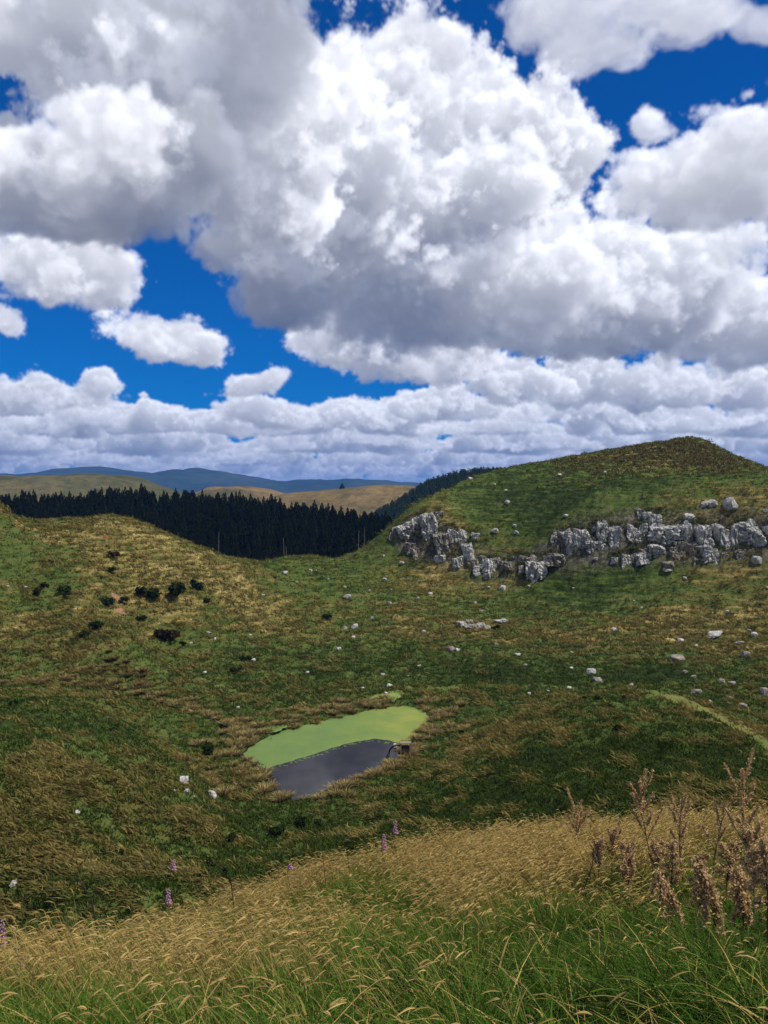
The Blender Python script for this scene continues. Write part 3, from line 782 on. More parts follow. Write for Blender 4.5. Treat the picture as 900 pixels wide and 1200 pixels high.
def forest():
    g = np.random.default_rng(23)
    var = [pine_arrays(22.0, r_, 170, s_) for r_, s_ in ((4.4, 1), (3.9, 2), (5.0, 3), (3.6, 4), (4.2, 5))]
    def bake(name, pts, sizes, mat):
        vs, ts, off = [], [], 0
        for (x, y, z), s in zip(pts, sizes):
            (tv, tq), (cv, ct) = var[g.integers(5)]
            a = g.random() * 6.28; ca, sa = math.cos(a), math.sin(a)
            for v_, f_ in ((cv, ct), (tv, np.concatenate([tq[:, [0, 1, 2]], tq[:, [0, 2, 3]]]))):
                w = np.stack([(v_[:, 0] * ca - v_[:, 1] * sa) * s + x, (v_[:, 0] * sa + v_[:, 1] * ca) * s + y, v_[:, 2] * s + z], -1)
                vs.append(w); ts.append(f_ + off); off += len(w)
        o = mesh_np(name, np.concatenate(vs), None, np.concatenate(ts), mat=mat, smooth=False)
        return o
    # the plantation behind the left hill
    pts = []
    for y in np.arange(288, 436, 4.0):
        for x in np.arange(-260, 25, 4.0):
            xx, yy = x + g.normal(0, 2.0), y + g.normal(0, 2.0)
            pxx = 450 + xx / yy * F
            if pxx > 470 + g.normal(0, 4) or pxx < -260: continue
            pts.append((xx, yy))
    pts = np.array(pts); z = height(pts[:, 0], pts[:, 1], False) - 0.3
    size = 0.93 + 0.13 * g.random(len(pts)) + 0.07 * fbm(pts[:, 0] / 25, pts[:, 1] / 25, 2, 5)
    sky = (pts[:, 1] > 418) & (np.abs(pts[:, 0] + 90) < 110)
    o = bake('pine_forest', np.c_[pts, z][~sky], size[~sky], M_NEEDLE)
    tag(o, kind='stuff')
    # pines that stand out along the top edge are trees of their own
    tm = [(mesh_np('trunk', t_[0], t_[1], mat=M_BARK, link=False), mesh_np('crown', c_[0], None, c_[1], mat=M_NEEDLE, link=False, smooth=False)) for t_, c_ in var]
    for (x, y), zz, s in zip(pts[sky], z[sky], size[sky]):
        e = bpy.data.objects.new('pine_tree', None); COL.objects.link(e)
        e.location = (x, y, zz); e.scale = (s, s, s * g.uniform(0.9, 1.08)); e.rotation_euler = (0, 0, g.random() * 6.28)
        a, b = tm[g.integers(5)]
        link_obj('trunk', a, e); link_obj('crown', b, e)
        tag(e, 'dark pointed pine along the top edge of the plantation behind the left hill', 'tree', 'pines along the top edge of the plantation')
    # wooded hill further off
    pr = np.array(FOREST_PROF, float)
    pts = []
    for i in range(3600):
        px = g.uniform(385, 760); t = g.random() ** 0.6
        d = 900 - 300 * (1 - t)
        top = CH - (np.interp(px, pr[:, 0], pr[:, 1]) - HY) / F * 900
        zz = (CH - 56) + (top - CH + 56) * math.sin(t * math.pi / 2) ** 1.3
        pts.append(((px - 450) / F * 900, d, zz - 0.5))
    var = [pine_arrays(10, r_, 30, s_) for r_, s_ in ((3.6, 11), (3.2, 12), (4.0, 13), (3.0, 14), (3.4, 15))]
    o = bake('pine_forest', pts, g.uniform(0.85, 1.1, len(pts)), foliage_mat('young_pine_needles', (0.014, 0.024, 0.012), (0.040, 0.058, 0.026), 0.15, 0.1))
    tag(o, kind='stuff')
    # a single tree on the tan hill
    (tv, tq), (cv, ct) = pine_arrays(20, 7, 160, 33)
    e = bpy.data.objects.new('pine_tree', None); COL.objects.link(e)
    yy = 1640.0; e.location = ((401 - 450) / F * yy, yy, CH - (576 - HY) / F * yy - 3)
    link_obj('trunk', mesh_np('trunk', tv, tq, mat=M_BARK, link=False), e)
    link_obj('crown', mesh_np('crown', cv, None, ct, mat=M_NEEDLE, link=False, smooth=False), e)
    tag(e, 'lone dark tree on the crest of the far tan hill', 'tree')
    # bare pale trunks showing at the edge of the plantation
    for i, (px, py, hh, lab) in enumerate(((332, 640, 6, 'pale bare trunk among the dark pines, left of the dip in the ridge'), (336, 652, 7, 'short pale bare trunk low in the dip of the ridge'),
                                        (428, 634, 9, 'tall pale bare trunk at the right end of the plantation'), (421, 636, 8, 'shorter pale bare trunk beside the tall one at the plantation end'),
                                        (256, 632, 5, 'grey bare trunk in front of the pines above the left hill flank'))):
        d = 279.0 - 3 * i
        x = (px - 450) / F * d
        zt = CH - (py - HY) / F * d + hh * 0.5
        gz = float(height(np.array([x]), np.array([d]), False)[0])
        k = 7; a = np.arange(k) / k * 2 * math.pi; rows = []
        H = zt - gz
        for j in range(6):
            t = j / 5; rr = 0.20 * (1 - 0.7 * t)
            rows.append(np.stack([np.cos(a) * rr + 0.3 * math.sin(t * 3 + i), np.sin(a) * rr, np.full(k, t * H)], -1))
        fq = [(q + j * k, (q + 1) % k + j * k, (q + 1) % k + (j + 1) * k, q + (j + 1) * k) for j in range(5) for q in range(k)]
        v = np.concatenate(rows)
        ex, fx_ = [], []
        for j in range(7):                                    # broken branch stubs
            t = 0.45 + 0.07 * j; az = j * 2.4; b0 = len(v) + len(ex)
            c0 = np.array([0.3 * math.sin(t * 3 + i), 0, t * H]); dv = np.array([math.cos(az), math.sin(az), 0.5]); 
            ex += [c0 + (0, 0, .09), c0 - (0, 0, .09), c0 + dv * 1.1]; fx_.append((b0, b0 + 1, b0 + 2))
        o = mesh_np('dead_tree', np.concatenate([v, np.array(ex)]), fq, fx_, mat=M_DEADWOOD)
        o.location = (x, d, gz)
        tag(o, lab, 'tree')
forest()

# ------------------------------------------------------------------ pond
def poly_sheet(name, poly, z, mat, step=0.6, wobble=0.0, seed=0):
    """an irregular flat sheet: outline resampled, jittered, then filled as a fan of strips"""
    pts = []
    n = len(poly)
    for i in range(n):
        a, b = np.array(poly[i]), np.array(poly[(i + 1) % n])
        k = max(1, int(np.hypot(*(b - a)) / step))
        for j in range(k): pts.append(a + (b - a) * j / k)
    pts = np.array(pts)
    if wobble:
        pts = pts + wobble * np.stack([fbm(pts[:, 0] / 1.3, pts[:, 1] / 1.3, 3, seed), fbm(pts[:, 0] / 1.3 + 40, pts[:, 1] / 1.3, 3, seed + 5)], -1)
    me = bpy.data.meshes.new(name)
    me.from_pydata([(x, y, z) for x, y in pts], [], [list(range(len(pts)))])
    me.update(); me.materials.append(mat)
    return link_obj(name, me)

def pond():
    m, nt, out = node_mat('pond_water'); b = NB(nt); p = b.pos()
    nrm = b.bump(b.noise(b.scale(p, (1.2, 3.5, 1)), 1.6, 3, 0.6), 0.02, 0.05)
    col = b.mix(b.rng(b.noise(p, 0.35, 3), 0.35, 0.7), (0.012, 0.013, 0.016), (0.022, 0.020, 0.024))
    sh = b.bsdf(col, b.rng(b.noise(b.scale(p, (0.5, 1.5, 1)), 0.8, 3), 0.3, 0.7, 0.015, 0.05), nrm, 0.07)
    nt.links.new(sh, out.inputs[0])
    big = [tuple(np.array(POND.mean(0)) + (np.array(q) - POND.mean(0)) * 1.06) for q in POND]
    o = poly_sheet('pond_water', big, 0.0, m); tag(o, kind='structure')
    m, nt, out = node_mat('duckweed'); b = NB(nt); p = b.pos()
    f = b.m('ADD', b.m('MULTIPLY', b.noise(p, 0.22, 4, 0.6), 0.55), b.m('MULTIPLY', b.m('SUBTRACT', b.noise(b.scale(p, (0.6, 2.0, 1)), 1.4, 4, 0.6), 0.5), 0.3))
    sepn = nt.nodes.new('ShaderNodeSeparateXYZ'); nt.links.new(p, sepn.inputs[0])
    f = b.m('ADD', f, b.rng(sepn.outputs[0], -12, 7, 0.12, 0.36))
    col = b.ramp(f, [(0.30, (0.095, 0.160, 0.048)), (0.48, (0.125, 0.190, 0.048)), (0.60, (0.168, 0.212, 0.046)), (0.78, (0.245, 0.260, 0.05))])
    col = b.mix(b.rng(b.noise(p, 7.0, 3, 0.7), 0.60, 0.72, 0.0, 0.6), col, (0.05, 0.075, 0.03))
    nt.links.new(b.bsdf(col, 0.75, b.bump(b.noise(p, 9, 3), 0.4, 0.02), 0.2), out.inputs[0])
    top = [(284, 884), (299, 871), (330, 857), (372, 846), (410, 838), (440, 830), (470, 826), (496, 830), (503, 841), (497, 853), (486, 864), (473, 871), (466, 871.5),
           (455, 867.5), (440, 866), (420, 868.5), (400, 873.5), (380, 880), (360, 886.5), (340, 892.5), (322, 898), (314, 901), (305, 899), (296, 895)]
    o = poly_sheet('duckweed', [photo_xy(*q) for q in top], 0.012, m, 0.35, 0.22, 3)
    tag(o, kind='stuff')
    # flecks of scum drifting off the edge of the mat
    g = np.random.default_rng(4)
    edge = [photo_xy(*q) for q in ((462, 871), (440, 867), (420, 869.5), (400, 874.5), (380, 881), (360, 887.5), (340, 893.5), (322, 899))]
    vs, ts = [], []
    for k in range(80):
        i = g.integers(len(edge) - 1); t_ = g.random()
        c = np.array(edge[i]) * (1 - t_) + np.array(edge[i + 1]) * t_ + (g.normal(0, 0.3), -abs(g.normal(0, 0.35)))
        rr = g.uniform(0.04, 0.15); a = np.arange(8) / 8 * 6.283; rad = rr * g.uniform(0.5, 1.2, 8)
        b0 = len(vs)
        vs += [(c[0] + math.cos(q_) * w_ * 1.5, c[1] + math.sin(q_) * w_, 0.009) for q_, w_ in zip(a, rad)] + [(c[0], c[1], 0.009)]
        ts += [(b0 + j, b0 + (j + 1) % 8, b0 + 8) for j in range(8)]
    o = mesh_np('duckweed', vs, None, ts, mat=m, smooth=False); tag(o, kind='stuff')
    # small weed-covered pools in the marsh behind the pond
    wet = [[(428, 826), (440, 818), (462, 815), (470, 819), (462, 825), (445, 829)], [(300, 862), (312, 853), (332, 850), (338, 855), (318, 863)], [(452, 812), (470, 809), (474, 813), (458, 816)]]
    for q in wet:
        pts = [photo_xy(*c) for c in q]
        zz = float(height(np.array([np.mean([c[0] for c in pts])]), np.array([np.mean([c[1] for c in pts])]))[0])
        o = poly_sheet('duckweed', pts, max(zz, 0.0) + 0.10, m, 0.3, 0.5, 9); tag(o, kind='stuff')
pond()

# ------------------------------------------------------------------ limestone
def stone_material(name, c0, c1, dark):
    m, nt, out = node_mat(name); b = NB(nt); p = b.pos()
    n1 = b.noise(p, 0.9, 6, 0.65)
    col = b.mix(b.rng(n1, 0.3, 0.7), c0, c1)
    stain = b.noise(b.scale(p, (1.6, 1.6, 0.30)), 1.0, 5, 0.65)
    col = b.mix(b.rng(stain, 0.48, 0.66, 0.0, 0.6), col, dark)
    moss = b.noise(p, 2.4, 4, 0.6)
    col = b.mix(b.rng(moss, 0.58, 0.72, 0.0, 0.7), col, (0.10, 0.085, 0.04))
    crack = b.voro(b.scale(p, (0.9, 0.9, 0.45)), 0.9, 'DISTANCE_TO_EDGE')
    col = b.mix(b.rng(crack, 0.0, 0.04, 0.6, 0.0), col, (0.03, 0.027, 0.022))
    h = b.m('ADD', n1, b.m('MULTIPLY', b.noise(p, 5, 4), 0.35))
    nt.links.new(b.bsdf(col, 0.95, b.bump(h, 0.8, 0.4), 0.15), out.inputs[0])
    return m
M_LIME = stone_material('limestone', (0.33, 0.325, 0.31), (0.52, 0.515, 0.495), (0.13, 0.118, 0.10))
M_LIMEDARK = stone_material('weathered_limestone', (0.19, 0.172, 0.145), (0.33, 0.305, 0.265), (0.05, 0.045, 0.04))
M_WHITE = stone_material('white_limestone', (0.38, 0.37, 0.35), (0.55, 0.54, 0.52), (0.24, 0.22, 0.19))

def ico(sub):
    import bmesh
    bm = bmesh.new(); bmesh.ops.create_icosphere(bm, subdivisions=sub, radius=1.0)
    v = np.array([q.co[:] for q in bm.verts]); f = np.array([[w.index for w in q.verts] for q in bm.faces]); bm.free()
    return v / np.linalg.norm(v, axis=1, keepdims=True), f
ICO3, ICO4, ICO5 = ico(3), ico(4), ico(5)

def noise3(v, f, seed):
    return (perlin(v[:, 0] * f + v[:, 2] * f * 0.7, v[:, 1] * f - v[:, 2] * f * 0.6, seed) + perlin(v[:, 2] * f + 5, v[:, 0] * f + v[:, 1] * f * 0.8, seed + 3)) * 0.6

def rock_mesh(name, sx, sy, sz, seed, mat, boxy=0.5, fine=False, joints=0.0):
    g = np.random.default_rng(seed)
    v, f = ICO5 if joints else ICO4 if fine else ICO3
    nrm = g.normal(size=(11, 3)); nrm /= np.linalg.norm(nrm, axis=1, keepdims=True)
    dist = g.uniform(0.62, 1.02, 11)
    ax = np.concatenate([np.eye(3), -np.eye(3)]); ax = ax + g.normal(0, 0.10, ax.shape); ax /= np.linalg.norm(ax, axis=1, keepdims=True)
    nrm = np.concatenate([nrm, ax]); dist = np.concatenate([dist + 0.25 * boxy, np.full(6, 1.05 - 0.33 * boxy)])
    dots = v @ nrm.T
    with np.errstate(divide='ignore'):
        rr = np.where(dots > 0.02, dist / np.maximum(dots, 0.02), 9)
    r = np.minimum(rr.min(1), 1.25)
    r *= 1 + 0.09 * noise3(v, 2.2, seed) + 0.06 * noise3(v, 5.5, seed + 1) + (0.04 * noise3(v, 11, seed + 2) if fine else 0)
    if joints:                                        # open vertical joints and a few bedding cracks
        q = v * r[:, None] * np.array([sx, sy, sz])
        up = np.abs(perlin(q[:, 0] * 0.62 + 0.35 * perlin(q[:, 2] * 0.5, q[:, 1] * 0.3, seed + 9) + seed, q[:, 2] * 0.10 + q[:, 1] * 0.35, seed + 4))
        lie = np.abs(perlin(q[:, 2] * 0.55 + seed * 0.7, q[:, 0] * 0.16 + q[:, 1] * 0.1, seed + 6))
        r = r * (1 - joints * (0.24 * np.exp(-(up / 0.055) ** 2) + 0.13 * np.exp(-(lie / 0.06) ** 2)))
        r = r * (1 + 0.05 * np.round(2.5 * perlin(q[:, 0] * 0.7 + seed, q[:, 2] * 0.45, seed + 8)))
    p = v * r[:, None] * np.array([sx, sy, sz])
    return mesh_np(name, p, None, f, mat=mat, smooth=False, link=False)

# each block: column, row of its middle, width, height in photo pixels, lean, kind (0 pale, 1 weathered, 2 white)
CRAGS = [
    ('pale limestone crag with tilted slabs at the left end of the bluff', [
        (479, 623, 23, 20, -22, 0), (492, 612, 12, 14, -20, 0), (504, 620, 20, 34, -14, 0), (511, 606, 14, 12, -10, 1), (520, 641, 20, 30, -8, 1), (533, 634, 13, 22, 0, 0), (544, 631, 12, 15, 5, 0), (549, 651, 12, 26, -8, 0),
        (520, 656, 13, 10, 0, 0), (537, 662, 13, 17, 6, 0), (553, 656, 9, 20, 0, 0), (485, 643, 17, 12, 0, 1), (558, 629, 9, 8, 0, 0), (528, 622, 8, 8, 0, 1)]),
    ('broken grey rock band below the grassy middle of the bluff', [
        (571, 671, 16, 30, 14, 0), (559, 669, 9, 11, 0, 0), (584, 661, 9, 13, 0, 1), (597, 664, 15, 10, 0, 1), (613, 657, 11, 11, 0, 1), (632, 672, 24, 24, -8, 2), (624, 660, 11, 15, -10, 1), (611, 668, 6, 9, 0, 0), (604, 655, 8, 7, 0, 1), (641, 657, 8, 10, 0, 1)]),
    ('long row of pale rock columns along the right side of the bluff', [
        (654, 657, 29, 16, 0, 1), (666, 627, 13, 11, -30, 2), (672, 640, 15, 25, 0, 0), (683, 636, 15, 28, 0, 0), (695, 642, 17, 15, 0, 0), (696, 621, 8, 7, 0, 0), (706, 630, 11, 37, 0, 0), (717, 634, 11, 30, 6, 0), (727, 628, 9, 19, 0, 1),
        (743, 629, 14, 20, 0, 0), (754, 624, 9, 18, 0, 0), (758, 607, 8, 12, 0, 0), (766, 611, 17, 16, 0, 0), (779, 629, 33, 27, 0, 0), (770, 645, 20, 13, 0, 0), (732, 659, 11, 18, 0, 0), (743, 657, 9, 15, 0, 1), (753, 656, 17, 13, 0, 0),
        (721, 658, 7, 8, 0, 0), (803, 629, 11, 28, 0, 0), (810, 647, 11, 23, 0, 1), (825, 633, 17, 33, -6, 0), (830, 652, 18, 22, 0, 0), (839, 656, 9, 18, 0, 0), (844, 631, 13, 30, 0, 0), (853, 637, 10, 19, 0, 0), (862, 636, 9, 32, 0, 0),
        (880, 628, 25, 30, -12, 0), (899, 624, 8, 14, 0, 0), (912, 634, 16, 24, 0, 0), (866, 650, 9, 11, 0, 1), (816, 622, 9, 14, 0, 1), (790, 648, 9, 12, 0, 1), (872, 620, 8, 10, 0, 1)]),
    ('low broken strip of pale ledges in the middle of the green slope', [
        (541, 733, 9, 8, 0, 0), (548, 737, 8, 6, 0, 1), (556, 736, 11, 7, 0, 1), (564, 734, 9, 7, 0, 0), (571, 737, 7, 5, 0, 1), (587, 728, 13, 3, 0, 2), (550, 729, 9, 4, 0, 1)]),
]
def crags():
    n = 0
    for lab, blocks in CRAGS:
        first = hit(blocks[0][0], blocks[0][1])
        e = bpy.data.objects.new('rock_crag', None); COL.objects.link(e); e.location = first
        tag(e, lab, 'rock outcrop')
        for (px, py, w, h, tilt, kind) in blocks:
            p = hit(px, py + h * 0.12)
            if p is None: continue
            sc = p.y / F
            sx, sz = w * sc * 0.64, h * sc * 0.66
            sy = max(sx, 0.6 * sz, 1.2) * 1.5
            me = rock_mesh('rock_block', sx, sy, sz, 900 + n, (M_LIME, M_LIMEDARK, M_WHITE)[kind], 0.75, True, 1.0)
            o = link_obj('rock_block', me, e)
            z = CH - (py - HY) * sc
            o.location = Vector((p.x, p.y + sy * 0.62 - 0.5, z)) - first
            o.rotation_euler = (R(RNG.normal(0, 4)), R(tilt + RNG.normal(0, 3)), R(RNG.normal(0, 14)))
            n += 1
        # weathered rock between and behind the faces, so each crag reads as one broken wall
        xs = [b_[0] for b_ in blocks]
        g = np.random.default_rng(n)
        for i in range(int(len(blocks) * 0.6)):
            b_ = blocks[g.integers(len(blocks))]
            if b_[3] < 9: continue
            px, py = b_[0] + g.normal(0, 9), b_[1] + g.normal(2, 5)
            p = hit(px, py + 3)
            if p is None or px > 925: continue
            sc = p.y / F; w, h = g.uniform(8, 20), g.uniform(8, 24)
            sx, sz = w * sc * 0.6, h * sc * 0.6; sy = max(sx, sz, 1.2)
            o = link_obj('rock_block', rock_mesh('rock_block', sx, sy, sz, 3000 + n, M_LIMEDARK, 0.7, True, 1.0), e)
            o.location = Vector((p.x, p.y + sy * 0.85, p.z)) - first
            o.rotation_euler = (0, R(g.normal(0, 8)), R(g.normal(0, 20)))
            n += 1
crags()

# loose rocks: column, row, width in photo pixels, kind, own label (or None for the small ones that look alike)
ROCKS = [
    (215, 914, 13, 0, 'tall pale boulder, left one of the pair beside the gully'), (246, 928, 15, 2, 'large whitish boulder in the grass between gully and pond'), (219, 929, 6, 0, None), (204, 926, 5, 0, None), (228, 934, 5, 1, None),
    (91, 952, 6, 2, None), (93, 932, 5, 2, None), (16, 1035, 10, 2, 'white rock on the shaded slope at the left edge above the tan grass crest'), (150, 922, 4, 2, None),
    (426, 805, 8, 2, 'flat white rock behind the far pond edge'), (456, 804, 7, 2, 'upright white rock just behind the marshy head of the pond'), (452, 813, 5, 2, None), (509, 835, 7, 0, 'tan rock at the right corner of the pond'), (536, 828, 4, 2, None), (279, 829, 4, 2, None),
    (589, 689, 9, 2, 'round white boulder directly below the broken rock band'), (529, 760, 10, 1, 'dark grey round boulder with a white one at its side'), (536, 761, 6, 2, 'white boulder leaning on the dark grey round one'),
    (693, 787, 11, 0, 'pale domed boulder on the slope above the knoll top'), (700, 795, 14, 1, 'brown low boulder under the pale domed one'), (838, 740, 18, 2, 'long flat white rock on the brown right-hand slope'), (866, 753, 11, 0, 'pale tan boulder below the long flat white rock'),
    (816, 809, 12, 1, 'dark boulder with a pale face at the foot of the brown slope'), (812, 812, 6, 2, None), (796, 769, 20, 1, 'mossy brown boulder lump on the brown slope'), (846, 797, 9, 1, 'left one of two dark rocks side by side on the brown slope'), (857, 799, 9, 1, 'right one of two dark rocks side by side on the brown slope'), (874, 769, 13, 1, 'tall dark boulder standing high on the brown slope near the right edge'),
    (802, 788, 8, 1, None), (812, 792, 9, 1, None), (856, 818, 9, 1, None), (871, 827, 10, 1, None), (831, 821, 7, 0, None), (897, 810, 13, 1, 'dark boulder cut by the right edge of the view'), (720, 737, 8, 0, 'pale rock alone above the middle of the brown band'), (884, 745, 8, 2, None), (798, 751, 7, 2, None), (816, 756, 7, 2, None), (852, 718, 5, 2, None), (606, 767, 9, 2, 'flat pale rock on the green slope right of the ledges'),
    (407, 698, 9, 2, 'largest white rock on the slope below the dip in the ridge'), (334, 671, 7, 2, 'white rock just under the dip of the ridge'), (416, 735, 8, 2, 'white rock at the centre of a small cluster on the green slope'),
    (854, 588, 19, 0, 'rounded pale boulder above the row of rock columns'), (825, 594, 9, 0, None), (834, 589, 13, 2, None), (807, 607, 13, 0, None), (897, 602, 7, 0, None), (784, 660, 16, 1, None), (782, 669, 13, 2, 'white slab lying at the foot of the rock columns'), (886, 655, 13, 0, None),
    (573, 689, 4, 2, None), (504, 695, 6, 2, None), (564, 716, 5, 2, None), (556, 706, 5, 0, None), (620, 687, 4, 2, None), (496, 739, 4, 2, None), (581, 754, 7, 1, None), (616, 779, 5, 2, None), (669, 782, 5, 2, None), (670, 765, 4, 0, None), (620, 813, 5, 2, None), (643, 810, 5, 2, None), (667, 806, 5, 2, None), (620, 803, 4, 2, None), (740, 803, 5, 2, None),
    (364, 668, 4, 2, None), (371, 669, 4, 2, None), (348, 683, 5, 0, None), (384, 678, 4, 0, None), (449, 654, 4, 2, None), (471, 661, 6, 2, None), (451, 681, 5, 2, None), (459, 691, 3, 2, None), (404, 688, 4, 2, None), (405, 737, 5, 2, None), (414, 746, 5, 2, None), (457, 708, 5, 2, None), (436, 724, 5, 0, None), (505, 696, 5, 2, None), (490, 701, 4, 0, None), (497, 740, 4, 2, None), (491, 780, 5, 2, None), (449, 790, 6, 2, None), (479, 792, 5, 0, None), (397, 760, 7, 0, None), (360, 788, 5, 2, None), (293, 744, 5, 2, None), (259, 716, 4, 2, None), (308, 697, 4, 2, None), (297, 773, 5, 2, None), (433, 692, 3, 2, None), (240, 788, 5, 2, None), (245, 743, 5, 2, None), (252, 748, 4, 2, None), (224, 755, 4, 2, None), (9, 688, 4, 2, None), (30, 688, 5, 2, None),
    (595, 588, 7, 0, None), (603, 615, 5, 0, None), (605, 623, 7, 0, None), (580, 623, 9, 0, None), (656, 556, 5, 2, None), (663, 605, 6, 2, None), (579, 569, 4, 2, None), (551, 561, 5, 2, None), (593, 576, 4, 2, None), (709, 553, 4, 2, None), (724, 551, 4, 2, None), (698, 659, 6, 0, None), (803, 680, 5, 2, None), (743, 704, 3, 2, None), (899, 689, 5, 2, None), (672, 692, 3, 2, None), (752, 712, 3, 2, None), (878, 739, 4, 2, None),
]
def rock_area(px, py, kind):
    if py < 632 and px > 540: return 'small pale stone in the grass of the bluff top', 'small stones on top of the bluff'
    if px > 770 and py > 735: return ('small dark rock' if kind == 1 else 'small pale rock') + ' among the brown grass of the right-hand slope', ('dark' if kind == 1 else 'pale') + ' small rocks on the brown right-hand slope'
    if py > 900: return 'small pale stone in the long grass of the gully by the pond', 'small stones by the gully'
    if py > 795: return 'small white stone lying on the grass between pond and knoll top', 'small stones on the valley floor'
    if px < 330: return 'tiny white stone on the green hollow between left hill and pond', 'tiny stones in the left hollow'
    if px < 480: return 'small whitish stone scattered on the slope under the dip of the ridge', 'small stones under the dip of the ridge'
    return 'small whitish stone scattered on the slope below the crags', 'small stones below the crags'
def rocks():
    for i, (px, py, w, kind, lab) in enumerate(ROCKS):
        p = hit(px, py + w * 0.25)
        if p is None: continue
        s = w * p.y / F * 0.50
        g = np.random.default_rng(300 + i)
        flat = 0.34 if (lab and 'flat' in lab) or lab and 'slab' in lab else g.uniform(0.6, 0.9)
        if lab and ('tall' in lab or 'upright' in lab): flat = 1.1
        o = link_obj('boulder', rock_mesh('boulder', s, s * g.uniform(0.7, 1.0), s * flat, 300 + i, (M_LIME, M_LIMEDARK, M_WHITE)[kind], 0.35, w > 9))
        o.location = (p.x, p.y, p.z + s * flat * 0.08)
        o.rotation_euler = (g.normal(0, 0.15), g.normal(0, 0.15), g.random() * 6.28)
        if lab: tag(o, lab, 'boulder')
        else:
            l_, gr = rock_area(px, py, kind); tag(o, l_, 'rock', gr)
rocks()

# ------------------------------------------------------------------ things at the pond edge and on the hill
def tube(path, rad, k=8):
    path = [Vector(p) for p in path]; vs, qs = [], []
    rad = rad if hasattr(rad, '__len__') else [rad] * len(path)
    for i, p in enumerate(path):
        t = (path[min(i + 1, len(path) - 1)] - path[max(i - 1, 0)]).normalized()
        a = t.orthogonal().normalized() if i == 0 else (a - t * a.dot(t)).normalized()
        b = t.cross(a)
        for j in range(k):
            c = 2 * math.pi * j / k; vs.append(p + (a * math.cos(c) + b * math.sin(c)) * rad[i])
    for i in range(len(path) - 1):
        for j in range(k): qs.append((i * k + j, i * k + (j + 1) % k, (i + 1) * k + (j + 1) % k, (i + 1) * k + j))
    n = len(vs); vs += [path[0], path[-1]]
    tr = [(n, (j + 1) % k, j) for j in range(k)] + [(n + 1, (len(path) - 1) * k + j, (len(path) - 1) * k + (j + 1) % k) for j in range(k)]
    return np.array([v[:] for v in vs]), np.array(qs), np.array(tr)

def box(cx, cy, cz, sx, sy, sz, tilt=0.0):
    v = np.array([(x, y, z) for x in (-sx, sx) for y in (-sy, sy) for z in (-sz, sz)], float) / 2
    c, s = math.cos(tilt), math.sin(tilt)
    v = np.stack([v[:, 0] * c - v[:, 2] * s, v[:, 1], v[:, 0] * s + v[:, 2] * c], -1)
    q = np.array([(0, 1, 3, 2), (4, 6, 7, 5), (0, 4, 5, 1), (2, 3, 7, 6), (0, 2, 6, 4), (1, 5, 7, 3)])
    return v + (cx, cy, cz), q

def plain(name, col, rough=0.6, var=0.3):
    m, nt, out = node_mat(name); b = NB(nt)
    c = b.mix(b.noise(b.obj(), 6.0, 4), tuple(q * (1 - var) for q in col), tuple(q * (1 + var) for q in col))
    nt.links.new(b.bsdf(c, rough, None, 0.3), out.inputs[0]); return m

def pond_fittings():
    blk = plain('black_pipe', (0.012, 0.012, 0.013), 0.45); wood = plain('grey_timber', (0.20, 0.165, 0.13), 0.9); drk = plain('dark_boards', (0.03, 0.026, 0.024), 0.9); wht = plain('white_plastic', (0.62, 0.62, 0.64), 0.4, 0.08)
    p = hit(475, 886); sc = p.y / F
    e = bpy.data.objects.new('timber_stand', None); COL.objects.link(e); e.location = p
    tag(e, 'small weathered timber stand with dark boards on the right bank of the pond', 'stand')
    for x in (-0.55, 0.6):
        for y in (-0.35, 0.35):
            v, q = box(x, y, 0.55, 0.13, 0.13, 2.0, 0.03 * x); mesh_np('post', v, q, mat=wood, parent=e, smooth=False)
    v, q = box(-0.02, -0.30, 0.80, 0.98, 0.05, 0.95); mesh_np('board_panel', v, q, mat=drk, parent=e, smooth=False)
    v, q = box(0.02, 0, 1.50, 1.35, 0.9, 0.07); mesh_np('top_board', v, q, mat=wood, parent=e, smooth=False)
    v, q = box(0.75, -0.36, 0.85, 0.16, 0.05, 1.1, 0.2); mesh_np('brace', v, q, mat=wood, parent=e, smooth=False)
    a = (p.x - 0.55, p.y - 0.2, p.z + 1.15)
    w = Vector((*photo_xy(453, 887.5), -0.15))
    path = [a, (a[0] - 0.55, a[1] - 0.1, a[2] + 0.14), (a[0] - 1.0, a[1] - 0.25, a[2] - 0.05), ((a[0] + w.x) / 2 - 0.45, (a[1] + w.y) / 2, 0.95), (w.x + 0.25, w.y + 0.1, 0.35), tuple(w)]
    e2 = bpy.data.objects.new('intake_pipe', None); COL.objects.link(e2); e2.location = a
    tag(e2, 'curved black pipe dipping from the timber stand into the pond', 'pipe')
    loc = [tuple(np.array(q) - np.array(a)) for q in path]
    v, q, t = tube(loc, 0.10); mesh_np('hose', v, q, t, mat=blk, parent=e2)
    v, q, t = tube([loc[-2], loc[-1]], 0.16); mesh_np('strainer', v, q, t, mat=blk, parent=e2)
    f = hit(463, 881)
    o = link_obj('float_drum', rock_mesh('float_drum', 0.24, 0.22, 0.32, 77, wht, 0.9, False)); o.location = (f.x, f.y, max(f.z, 0.05) + 0.22)
    tag(o, 'white plastic drum on the pond bank under the curved black pipe', 'drum')
    # marker on the left hill
    p = hit(123, 637); org = plain('orange_panel', (0.55, 0.16, 0.06), 0.6, 0.1)
    e = bpy.data.objects.new('marker_post', None); COL.objects.link(e); e.location = p
    tag(e, 'small orange marker on a thin stake near the top of the left hill', 'marker')
    v, q, t = tube([(0, 0, -0.2), (0.03, 0, 1.6)], 0.05, 6); mesh_np('stake', v, q, t, mat=wood, parent=e)
    v, q = box(0, -0.07, 1.0, 0.8, 0.05, 0.62, 0.1); mesh_np('panel', v, q, mat=org, parent=e, smooth=False)
pond_fittings()

